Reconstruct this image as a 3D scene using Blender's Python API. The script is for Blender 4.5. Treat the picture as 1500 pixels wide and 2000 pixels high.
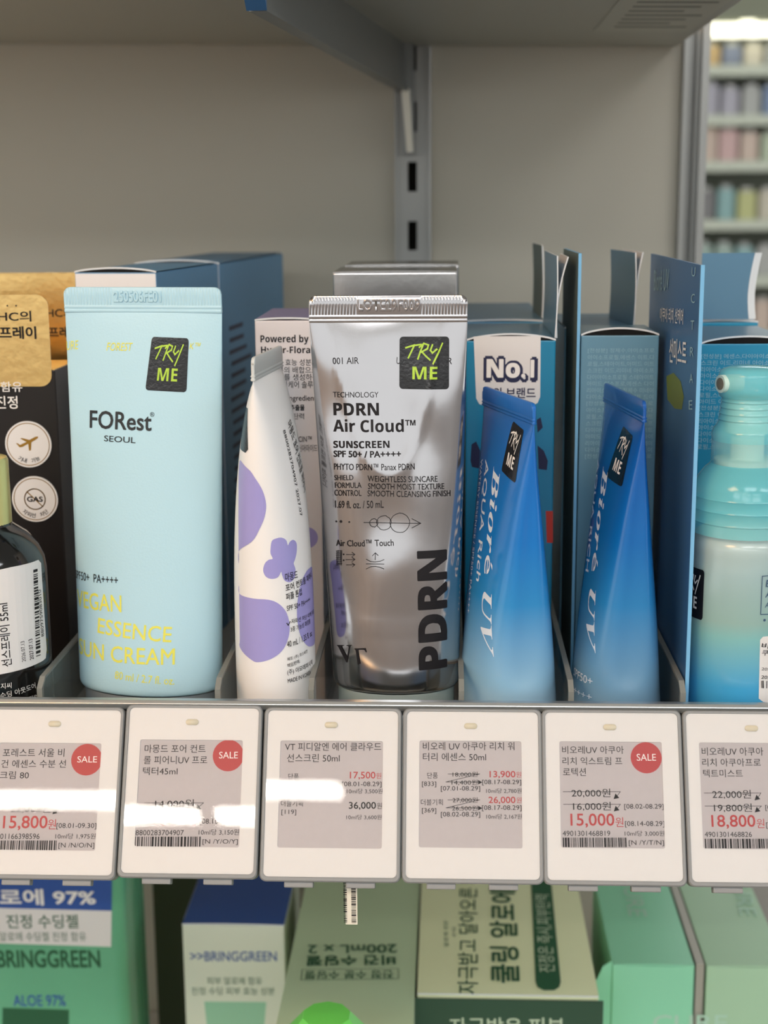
import bpy, bmesh, math, random
import numpy as np
from mathutils import Matrix, Vector

for o in list(bpy.data.objects):
    bpy.data.objects.remove(o)
scene = bpy.context.scene
COL = scene.collection
MM = 0.001
EYE = 1.35                     # height of the eye above the shop floor, m

# ------------------------------------------------------------------ camera
cam = bpy.data.cameras.new('camera')
cam.sensor_fit = 'VERTICAL'
cam.sensor_height = 36.0
cam.lens = 50.4
cam.clip_start = 0.01
cam.clip_end = 60.0
cam.dof.use_dof = True
cam.dof.focus_distance = 0.475
cam.dof.aperture_fstop = 12.0
cam_ob = bpy.data.objects.new('camera', cam)
COL.objects.link(cam_ob)
R_ = (0.99901383, 0.04370517, -0.00782519)
D_ = (0.00143811, -0.20800103, -0.97812755)
F_ = (-0.04437687, 0.97715169, -0.20785876)
cam_ob.matrix_world = Matrix(((R_[0], -D_[0], -F_[0], 0.0), (R_[1], -D_[1], -F_[1], 0.0),
                              (R_[2], -D_[2], -F_[2], EYE), (0, 0, 0, 1)))
scene.camera = cam_ob

# ------------------------------------------------------------------ world, exposure
world = bpy.data.worlds.new('shop_interior')
scene.world = world
world.use_nodes = True
world.node_tree.nodes['Background'].inputs[0].default_value = (0.97, 1.0, 1.0, 1)
world.node_tree.nodes['Background'].inputs[1].default_value = 1.35
scene.view_settings.view_transform = 'Standard'
scene.view_settings.look = 'None'
scene.view_settings.gamma = 1.0
scene.view_settings.use_curve_mapping = False
scene.view_settings.exposure = 0.0
LAMP_STRIP = 60.0              # radiance of the linear ceiling lamps
LAMP_PANEL = 9.5               # radiance of the square ceiling panels

# ------------------------------------------------------------------ materials
def lin(c):
    return tuple(((v / 255.0) / 12.92 if v <= 10.31 else ((v / 255.0 + 0.055) / 1.055) ** 2.4) for v in c)

def mat(name, rgb, rough=0.5, metal=0.0, spec=0.5, coat=0.0, emit=0.0, alpha=1.0, trans=0.0, ior=1.45,
        vary=0.0, vscale=40.0, bump=0.0, bscale=200.0, ramp=None, sss=0.0):
    m = bpy.data.materials.new(name)
    m.use_nodes = True
    nt = m.node_tree
    b = nt.nodes['Principled BSDF']
    col = lin(rgb) + (1,)
    b.inputs['Base Color'].default_value = col
    b.inputs['Roughness'].default_value = rough
    b.inputs['Metallic'].default_value = metal
    b.inputs['Specular IOR Level'].default_value = spec
    b.inputs['IOR'].default_value = ior
    b.inputs['Coat Weight'].default_value = coat
    b.inputs['Coat Roughness'].default_value = 0.08
    b.inputs['Alpha'].default_value = alpha
    b.inputs['Transmission Weight'].default_value = trans
    if sss:
        b.inputs['Subsurface Weight'].default_value = sss
        b.inputs['Subsurface Radius'].default_value = (0.004, 0.004, 0.004)
    if emit:
        b.inputs['Emission Color'].default_value = col
        b.inputs['Emission Strength'].default_value = emit
    tc = nt.nodes.new('ShaderNodeTexCoord')
    src = None
    if ramp:                                   # printed colour run along the height of the thing (object z, m)
        sep = nt.nodes.new('ShaderNodeSeparateXYZ')
        nt.links.new(tc.outputs['Object'], sep.inputs[0])
        mr = nt.nodes.new('ShaderNodeMapRange')
        mr.inputs['From Min'].default_value = ramp[0]
        mr.inputs['From Max'].default_value = ramp[1]
        nt.links.new(sep.outputs['Z'], mr.inputs['Value'])
        cr = nt.nodes.new('ShaderNodeValToRGB')
        els = cr.color_ramp.elements
        els[0].position, els[0].color = ramp[2][0][0], lin(ramp[2][0][1]) + (1,)
        els[1].position, els[1].color = ramp[2][-1][0], lin(ramp[2][-1][1]) + (1,)
        for p, c in ramp[2][1:-1]:
            e = els.new(p)
            e.color = lin(c) + (1,)
        nt.links.new(mr.outputs[0], cr.inputs[0])
        src = cr.outputs[0]
        nt.links.new(src, b.inputs['Base Color'])
    if vary:
        nz = nt.nodes.new('ShaderNodeTexNoise')
        nz.inputs['Scale'].default_value = vscale
        nz.inputs['Detail'].default_value = 4
        nt.links.new(tc.outputs['Object'], nz.inputs['Vector'])
        mx = nt.nodes.new('ShaderNodeMix')
        mx.data_type = 'RGBA'
        mx.blend_type = 'MULTIPLY'
        mx.inputs['Factor'].default_value = 1.0
        rm = nt.nodes.new('ShaderNodeMapRange')
        rm.inputs['To Min'].default_value = 1.0 - vary
        rm.inputs['To Max'].default_value = 1.0
        nt.links.new(nz.outputs['Fac'], rm.inputs['Value'])
        if src:
            nt.links.new(src, mx.inputs['A'])
        else:
            mx.inputs['A'].default_value = col
        nt.links.new(rm.outputs[0], mx.inputs['B'])
        nt.links.new(mx.outputs['Result'], b.inputs['Base Color'])
    if bump:
        nz = nt.nodes.new('ShaderNodeTexNoise')
        nz.inputs['Scale'].default_value = bscale
        nt.links.new(tc.outputs['Object'], nz.inputs['Vector'])
        bp = nt.nodes.new('ShaderNodeBump')
        bp.inputs['Strength'].default_value = bump
        bp.inputs['Distance'].default_value = 0.001
        nt.links.new(nz.outputs['Fac'], bp.inputs['Height'])
        nt.links.new(bp.outputs[0], b.inputs['Normal'])
    return m

def cover_mat(name, rough):
    """thin clear film: lets everything through, mirrors a little by the Fresnel law"""
    m = bpy.data.materials.new(name)
    m.use_nodes = True
    nt = m.node_tree
    nt.nodes.remove(nt.nodes['Principled BSDF'])
    out = nt.nodes['Material Output']
    tr = nt.nodes.new('ShaderNodeBsdfTransparent')
    gl = nt.nodes.new('ShaderNodeBsdfGlossy')
    gl.inputs['Roughness'].default_value = rough
    fr = nt.nodes.new('ShaderNodeFresnel')
    fr.inputs['IOR'].default_value = 1.5
    mx = nt.nodes.new('ShaderNodeMixShader')
    nt.links.new(fr.outputs[0], mx.inputs[0])
    nt.links.new(tr.outputs[0], mx.inputs[1])
    nt.links.new(gl.outputs[0], mx.inputs[2])
    nz = nt.nodes.new('ShaderNodeTexNoise')
    nz.inputs['Scale'].default_value = 900
    tc = nt.nodes.new('ShaderNodeTexCoord')
    nt.links.new(tc.outputs['Object'], nz.inputs['Vector'])
    bp = nt.nodes.new('ShaderNodeBump')
    bp.inputs['Strength'].default_value = 0.006
    bp.inputs['Distance'].default_value = 0.0002
    nt.links.new(nz.outputs['Fac'], bp.inputs['Height'])
    nt.links.new(bp.outputs[0], gl.inputs['Normal'])
    nt.links.new(mx.outputs[0], out.inputs['Surface'])
    return m

M = {}
def defmat(key, *a, **k):
    M[key] = mat(key, *a, **k)

# ------------------------------------------------------------------ objects
def link(o, parent=None):
    COL.objects.link(o)
    if parent is not None:
        o.parent = parent
    return o

def tag(o, label, cat, group=None):
    o['label'] = label
    o['category'] = cat
    if group:
        o['group'] = group
    return o

def at(o, loc):
    o.location = (loc[0] * MM, loc[1] * MM, EYE + loc[2] * MM)
    return o

def thing(name, loc, label, cat, group=None, rz=0.0):
    o = bpy.data.objects.new(name, None)
    o.empty_display_size = 0.01
    link(o)
    at(o, loc)
    o.rotation_euler = (0, 0, rz)
    return tag(o, label, cat, group)

def mesh_obj(name, V, F, material, parent=None, smooth=False, loc=None):
    me = bpy.data.meshes.new(name)
    me.from_pydata([(x * MM, y * MM, z * MM) for x, y, z in V], [], F)
    me.materials.append(M[material] if isinstance(material, str) else material)
    if smooth:
        me.polygons.foreach_set('use_smooth', [True] * len(me.polygons))
    me.update()
    o = bpy.data.objects.new(name, me)
    link(o, parent)
    if loc is not None:
        at(o, loc)
    return o

def bm_obj(name, bm, material, parent=None, smooth=False, loc=None):
    me = bpy.data.meshes.new(name)
    for v in bm.verts:
        v.co *= MM
    bm.to_mesh(me)
    bm.free()
    me.materials.append(M[material])
    if smooth:
        me.polygons.foreach_set('use_smooth', [True] * len(me.polygons))
    o = bpy.data.objects.new(name, me)
    link(o, parent)
    if loc is not None:
        at(o, loc)
    return o

def structure(o):
    o['kind'] = 'structure'
    return o

class Geo:
    """collects faces, one mesh at the end"""
    def __init__(self):
        self.V, self.F = [], []
    def add(self, V, F):
        k = len(self.V)
        self.V += [tuple(v) for v in V]
        self.F += [tuple(i + k for i in f) for f in F]
        return self
    def box(self, x0, x1, y0, y1, z0, z1):
        return self.add([(x0, y0, z0), (x1, y0, z0), (x1, y1, z0), (x0, y1, z0), (x0, y0, z1), (x1, y0, z1), (x1, y1, z1), (x0, y1, z1)],
                        [(0, 3, 2, 1), (4, 5, 6, 7), (0, 1, 5, 4), (1, 2, 6, 5), (2, 3, 7, 6), (3, 0, 4, 7)])
    def prism(self, poly, axis, a, b):
        """extrude a 2D polygon along an axis: 'x' poly=(y,z), 'y' poly=(x,z), 'z' poly=(x,y)"""
        n = len(poly)
        def p(q, t):
            return {'x': (t, q[0], q[1]), 'y': (q[0], t, q[1]), 'z': (q[0], q[1], t)}[axis]
        V = [p(q, a) for q in poly] + [p(q, b) for q in poly]
        F = [tuple(range(n))[::-1], tuple(range(n, 2 * n))] + [(i, (i + 1) % n, n + (i + 1) % n, n + i) for i in range(n)]
        return self.add(V, F)
    def lathe(self, prof, n=40, cx=0.0, cy=0.0, sx=1.0, sy=1.0, closed=True):
        V, F = [], []
        for r, z in prof:
            for i in range(n):
                a = 2 * math.pi * i / n
                V.append((cx + r * sx * math.sin(a), cy - r * sy * math.cos(a), z))
        m = len(prof)
        for j in range(m - 1):
            for i in range(n):
                F.append((j * n + i, j * n + (i + 1) % n, (j + 1) * n + (i + 1) % n, (j + 1) * n + i))
        if closed:
            F.append(tuple(range(n))[::-1])
            F.append(tuple(range((m - 1) * n, m * n)))
        return self.add(V, F)
    def cyl(self, p, q, r, n=20):
        p, q = Vector(p), Vector(q)
        d = (q - p).normalized()
        u = d.orthogonal().normalized()
        w = d.cross(u)
        V = [c + r * (math.cos(2 * math.pi * i / n) * u + math.sin(2 * math.pi * i / n) * w) for c in (p, q) for i in range(n)]
        F = [tuple(range(n))[::-1], tuple(range(n, 2 * n))] + [(i, (i + 1) % n, n + (i + 1) % n, n + i) for i in range(n)]
        return self.add(V, F)
    def obj(self, name, material, parent=None, smooth=False, loc=None, bevel=0.0, seg=2):
        if not bevel:
            o = mesh_obj(name, self.V, self.F, material, parent, smooth, loc)
            fix_normals(o)
            return o
        bm = bmesh.new()
        vs = [bm.verts.new(v) for v in self.V]
        for f in self.F:
            bm.faces.new([vs[i] for i in f])
        bmesh.ops.recalc_face_normals(bm, faces=bm.faces)
        es = [e for e in bm.edges if len(e.link_faces) == 2 and e.calc_face_angle(0) > 0.6]
        bmesh.ops.bevel(bm, geom=es, offset=bevel, segments=seg, affect='EDGES', profile=0.6)
        o = bm_obj(name, bm, material, parent, smooth, loc)
        return o

def fix_normals(o):
    bm = bmesh.new()
    bm.from_mesh(o.data)
    bmesh.ops.recalc_face_normals(bm, faces=bm.faces)
    bm.to_mesh(o.data)
    bm.free()

def auto_smooth(o, deg=35):
    me = o.data
    me.polygons.foreach_set('use_smooth', [True] * len(me.polygons))
    bm = bmesh.new()
    bm.from_mesh(me)
    lim = math.radians(deg)
    for e in bm.edges:
        if len(e.link_faces) == 2 and e.calc_face_angle(0) > lim:
            e.smooth = False
    bm.to_mesh(me)
    bm.free()
    return o

def rounded_rect(x0, x1, y0, y1, r, n=5):
    P = []
    for cx, cy, a0 in ((x1 - r, y0 + r, -90), (x1 - r, y1 - r, 0), (x0 + r, y1 - r, 90), (x0 + r, y0 + r, 180)):
        for k in range(n + 1):
            a = math.radians(a0 + 90 * k / n)
            P.append((cx + r * math.cos(a), cy + r * math.sin(a)))
    return P

# ------------------------------------------------------------------ print: lettering, marks and labels on a surface
_glyphs = {}
def glyphs(txt, bold=0.0, shear=0.0):
    key = (txt, bold, shear)
    if key not in _glyphs:
        c = bpy.data.curves.new('lettering', 'FONT')
        c.body = txt
        c.size = 1.0
        c.shear = shear
        c.resolution_u = 3
        o = bpy.data.objects.new('lettering', c)
        me = bpy.data.meshes.new_from_object(o)
        V = np.array([(v.co.x, v.co.y) for v in me.vertices]) if len(me.vertices) else np.zeros((1, 2))
        F = [tuple(p.vertices) for p in me.polygons]
        bpy.data.objects.remove(o)
        bpy.data.curves.remove(c)
        bpy.data.meshes.remove(me)
        if bold:                               # heavier weight: the outline spread a little in every direction
            r = bold * 0.013
            nd = 4 if bold <= 1 else 8
            n0, F0, V0 = len(V), F, V
            V, F = [], []
            for k in range(nd):
                a = 2 * math.pi * (k + .5) / nd
                V.append(V0 + np.array((r * math.cos(a), r * math.sin(a))))
                F += [tuple(i + k * n0 for i in f) for f in F0]
            V = np.concatenate(V)
            dz = np.repeat(np.arange(nd) * 0.006, n0)
        else:
            dz = np.zeros(len(V))
        mn, mx = V.min(0), V.max(0)
        _glyphs[key] = (np.column_stack([(V - mn) / np.maximum(mx - mn, 1e-6), dz]), F)
    return _glyphs[key]

def raised(txt):
    """embossed letters: bevelled relief, x and y fitted to 0..1, height 0..1"""
    c = bpy.data.curves.new('relief', 'FONT')
    c.body = txt
    c.size = 1.0
    c.extrude = 0.01
    c.bevel_depth = 0.045
    c.bevel_resolution = 1
    c.resolution_u = 3
    o = bpy.data.objects.new('relief', c)
    me = bpy.data.meshes.new_from_object(o)
    V = np.array([tuple(v.co) for v in me.vertices])
    F = [tuple(p.vertices) for p in me.polygons]
    bpy.data.objects.remove(o)
    bpy.data.curves.remove(c)
    bpy.data.meshes.remove(me)
    mn, mx = V.min(0), V.max(0)
    return (V - mn) / (mx - mn), F

def shape_text(it):
    _, txt, x0, y0, x1, y1, h = it[:7]
    bold = it[8] if len(it) > 8 else 0.0
    shear = it[9] if len(it) > 9 else 0.0
    V, F = glyphs(txt, bold, shear)
    w = math.hypot(x1 - x0, y1 - y0)
    ex = ((x1 - x0) / w, (y1 - y0) / w)
    ey = (-ex[1], ex[0])
    return [(x0 + ex[0] * a * w + ey[0] * b * h, y0 + ex[1] * a * w + ey[1] * b * h, dz) for a, b, dz in V], F

def shape_line(pts, w):
    V, F = [], []
    for (a, b), (c, d) in zip(pts[:-1], pts[1:]):
        l = math.hypot(c - a, d - b) or 1.0
        ux, uy = (c - a) / l * w / 2, (d - b) / l * w / 2
        k = len(V)
        dz = 0.004 * ((k // 4) % 6)
        V += [(a - ux + uy, b - uy - ux, dz), (c + ux + uy, d + uy - ux, dz), (c + ux - uy, d + uy + ux, dz), (a - ux - uy, b - uy + ux, dz)]
        F.append((k, k + 1, k + 2, k + 3))
    return V, F

def shape_bars(it):
    _, x0, y0, x1, y1, h, seed = it[:7]
    rnd = random.Random(seed)
    w = math.hypot(x1 - x0, y1 - y0)
    ex = ((x1 - x0) / w, (y1 - y0) / w)
    ey = (-ex[1], ex[0])
    V, F = [], []
    t = 0.0
    unit = w / 95.0
    while t < w - unit:
        b = unit * rnd.choice((1, 1, 1, 2, 2, 3))
        b = min(b, w - t)
        k = len(V)
        for p, q in ((t, 0), (t + b, 0), (t + b, h), (t, h)):
            V.append((x0 + ex[0] * p + ey[0] * q, y0 + ex[1] * p + ey[1] * q))
        F.append((k, k + 1, k + 2, k + 3))
        t += b + unit * rnd.choice((1, 1, 1, 2, 2))
    return V, F

def conform(V, F, step):
    """cut a flat shape by a grid so that it can follow a curved surface"""
    bm = bmesh.new()
    vs = [bm.verts.new(tuple(p) + (0,) * (3 - len(p))) for p in V]
    for f in F:
        try:
            bm.faces.new([vs[i] for i in f])
        except ValueError:
            pass
    xs = [v[0] for v in V]
    ys = [v[1] for v in V]
    for axis, lo, hi, st in ((0, min(xs), max(xs), step), (1, min(ys), max(ys), step * 2.5)):
        k = math.ceil(lo / st)
        while k * st < hi:
            co = [0, 0, 0]
            no = [0, 0, 0]
            co[axis] = k * st
            no[axis] = 1
            bmesh.ops.bisect_plane(bm, geom=bm.verts[:] + bm.edges[:] + bm.faces[:], plane_co=co, plane_no=no)
            k += 1
    bmesh.ops.triangulate(bm, faces=[f for f in bm.faces if len(f.verts) > 4])
    bm.verts.index_update()
    V2 = [(v.co.x, v.co.y, v.co.z) for v in bm.verts]
    F2 = [tuple(v.index for v in f.verts) for f in bm.faces]
    bm.free()
    return V2, F2

PART = {'sticker': 'sticker', 'label': 'paper_label', 'purple': 'printed_motif', 'leaf': 'printed_motif', 'leafpale': 'printed_motif', 'blueband': 'printed_band',
        'redpatch': 'printed_motif'}
def put_print(items, fn, parent, step=None, base=0.08, skip=()):
    """fn(x, y, off) -> local 3D point; one part for each ink, shapes below, lettering above"""
    groups = {}
    order = []
    for n, it in enumerate(items):
        kind = it[0]
        if kind == 't':
            V, F = shape_text(it)
            ink = it[7]
            lay = 1
        elif kind == 'p':
            ink = it[2]
            V, F = [tuple(p) for p in it[1]], [tuple(range(len(it[1])))]
            lay = 0
        elif kind == 'c':
            ink = it[4]
            V = [(it[1] + it[3] * math.cos(2 * math.pi * i / 28), it[2] + it[3] * math.sin(2 * math.pi * i / 28)) for i in range(28)]
            F = [tuple(range(28))]
            lay = 0
        elif kind == 'l':
            ink = it[3]
            V, F = shape_line(it[1], it[2])
            lay = 1
        elif kind == 'b':
            V, F = shape_bars(it)
            ink = 'ink'
            lay = 1
        else:
            continue
        if ink in skip:
            continue
        if ink in ('white', 'faint', 'palegreen') and kind == 't':
            lay = 2
        if step:
            V, F = conform(V, F, step)
        key = (ink, 'lettering' if kind in 'tlb' else PART.get(ink, 'printed_mark'), lay)
        if key not in groups:
            groups[key] = Geo()
            order.append(key)
        groups[key].add([fn(p[0], p[1], base + 0.07 * lay + (p[2] if len(p) > 2 else 0.0)) for p in V], F)
    out = {}
    for key in order:
        g = groups[key]
        out[key] = mesh_obj(key[1], g.V, g.F, key[0], parent)
    return out

TRY_STROKES = [[(.13, .79), (.27, .83), (.43, .85)], [(.30, .84), (.24, .72), (.18, .60)], [(.48, .86), (.42, .72), (.37, .58)],
               [(.40, .80), (.49, .87), (.58, .84), (.56, .77), (.44, .71)], [(.45, .71), (.53, .63), (.61, .56)],
               [(.66, .84), (.62, .74), (.66, .69), (.75, .76)], [(.86, .87), (.78, .70), (.68, .49)]]
def tester_sticker(quad, fn, parent, ink, step=None):
    """black rounded sticker with hand-lettered TRY over a bold ME; quad = tl, tr, br, bl on the surface"""
    tl, tr, br, bl = quad
    def q(u, v):
        return tuple((1 - u) * (1 - v) * bl[i] + u * (1 - v) * br[i] + u * v * tr[i] + (1 - u) * v * tl[i] for i in (0, 1))
    def up(V, F):
        V = [q(p[0], p[1]) + tuple(p[2:3]) for p in V]
        return conform(V, F, step) if step else (V, F)
    R = rounded_rect(0, 1, 0, 1, .07, 4)
    V, F = up(R, [tuple(range(len(R)))])
    st = mesh_obj('sticker', [fn(p[0], p[1], .12) for p in V], F, 'sticker', parent)
    st['label'] = 'black tester sticker reading TRY ME'
    g = Geo()
    for n, s in enumerate(TRY_STROKES):
        V, F = up(*shape_line(s, .032))
        g.add([fn(p[0], p[1], .2 + .006 * n + (p[2] if len(p) > 2 else 0.0)) for p in V], F)
    GV, GF = glyphs('\U0001D5E0\U0001D5D8', 0)
    V, F = up([(.26 + .5 * a, .19 + .24 * b, dz) for a, b, dz in GV], GF)
    g.add([fn(p[0], p[1], .2 + (p[2] if len(p) > 2 else 0.0)) for p in V], F)
    mesh_obj('lettering', g.V, g.F, ink, st)
    return st

# ---- surfaces that carry print: 2D (arc length, height) in mm -> 3D in mm, local to the thing
FLOOR=-186.0     # product shelf floor, mm relative to the eye
LOWK=1.3         # the shelf below stands farther back
LTOP=-262.0*LOWK # tops of the cartons on it
LFLOOR=-495.0    # its floor
TUBES={ # a0,b0 half axes at shoulder; a1 half width of seal; hc cap height; H seal start; cr seal height; lx,ly lean; n section exponent; loc; rz
'forest':dict(a0=26.2,b0=15.0,a1=28.1,hc=19.5,H=151.5,cr=8.6,lx=1.9,ly=4.0,q=0.85,n=2.0,loc=(-106.0,485.0),rz=-0.14),
'silver':dict(a0=21.8,b0=13.5,a1=26.4,hc=23.0,H=148.5,cr=9.0,lx=-2.0,ly=2.0,q=0.85,n=2.15,wave=0.3,loc=(-17.9,478.0),rz=0.0),
'lilac':dict(a0=13.7,b0=13.7,a1=21.3,hc=14.0,H=132.0,cr=7.6,lx=-0.8,ly=3.0,q=0.6,p=3.0,n=2.0,loc=(-59.2,472.0),rz=1.471),
'aqua_near':dict(a0=17.2,b0=17.2,a1=24.8,hc=14.0,H=117.0,cr=7.0,lx=-0.5,ly=9.0,q=0.8,n=2.75,fold=1.5,loc=(20.8,474.0),rz=-1.262),
'aqua_far':dict(a0=16.1,b0=16.1,a1=25.6,hc=14.0,H=117.5,cr=7.0,lx=2.0,ly=12.0,q=0.8,n=2.75,fold=1.6,loc=(57.6,474.0),rz=-1.428),
}
def tube_sec(T,h,N=181):
    t=min(max((h-T['hc'])/(T['H']-T['hc']),0.0),1.0)
    a=T['a0']+(T['a1']-T['a0'])*t
    b=(T['b0']-0.5)*(1.0-t**T.get('p',1.0))**T['q']+0.5
    if h<T['hc']+3.0:                      # rounded shoulder at the cap
        k=max(0.0,(T['hc']+3.0-h)/3.0); k=1.0-math.sqrt(max(0.0,1.0-min(k,1.0)**2)); a-=2.0*k; b-=2.0*k
    e=2.0/(2.0+(T['n']-2.0)*min(1.0,t*3.0))
    phi=np.linspace(-math.pi,math.pi,2*N-1)
    s,c=np.sin(phi),np.cos(phi)
    x=a*np.sign(s)*np.abs(s)**e; y=-b*np.sign(c)*np.abs(c)**e
    if 'fold' in T:                        # soft trough down the side that faces the aisle
        k=min(1.0,max(0.0,(t-0.10)/0.10))*min(1.0,max(0.0,(0.97-t)/0.3)); k=k*k*(3-2*k)
        x=x-T['fold']*k*np.exp(-(y/(0.42*b))**2)*(x>0)+0.35*T['fold']*k*np.exp(-((np.abs(y)/b-0.75)/0.3)**2)*(x>0)
    if 'wave' in T:                        # dents and ridges shaped to draw bright arcs in the metal's reflections
        k=min(1.0,max(0.0,(t-0.04)/0.15))*min(1.0,max(0.0,(1.0-t)/0.12))
        w=np.sin(0.26*x+1.2*np.sin(0.055*h)+0.6)*np.sin(0.085*h+0.5)+0.7*np.sin(0.13*x-0.11*h+1.0)+0.5*np.cos(0.19*h+0.05*x)
        arcs=0.5*np.exp(-((h-(97.0+38.0*((x+1.0)/16.5)**2))/3.6)**2)+0.22*np.exp(-((h-(46.0+0.012*x*x))/2.0)**2)+0.16*np.exp(-((h-(38.5+0.016*x*x))/1.6)**2)
        y=y-k*(T['wave']*w+arcs)*np.clip(-y/b,0,1)
    # lean is kept in the world axes, turned back into the local frame
    cz,sz=math.cos(T['rz']),math.sin(T['rz'])
    lx=(T['lx']*cz+T['ly']*sz)*t; ly=(-T['lx']*sz+T['ly']*cz)*t
    seg=np.hypot(np.diff(x),np.diff(y)); arc=np.concatenate([[0],np.cumsum(seg)]); arc-=arc[N-1]
    return arc,x+lx,y+ly
_cache={}
def tube_pt(name,s,h,off=0.0):
    T=TUBES[name]; key=(name,round(h*4))
    if key not in _cache: _cache[key]=tube_sec(T,round(h*4)/4.0)
    arc,x,y=_cache[key]
    px=np.interp(s,arc,x); py=np.interp(s,arc,y)
    if off:
        dx=np.interp(s+0.3,arc,x)-np.interp(s-0.3,arc,x); dy=np.interp(s+0.3,arc,y)-np.interp(s-0.3,arc,y)
        L=math.hypot(dx,dy) or 1.0; px+=off*dy/L; py-=off*dx/L
    return px,py,h

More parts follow.
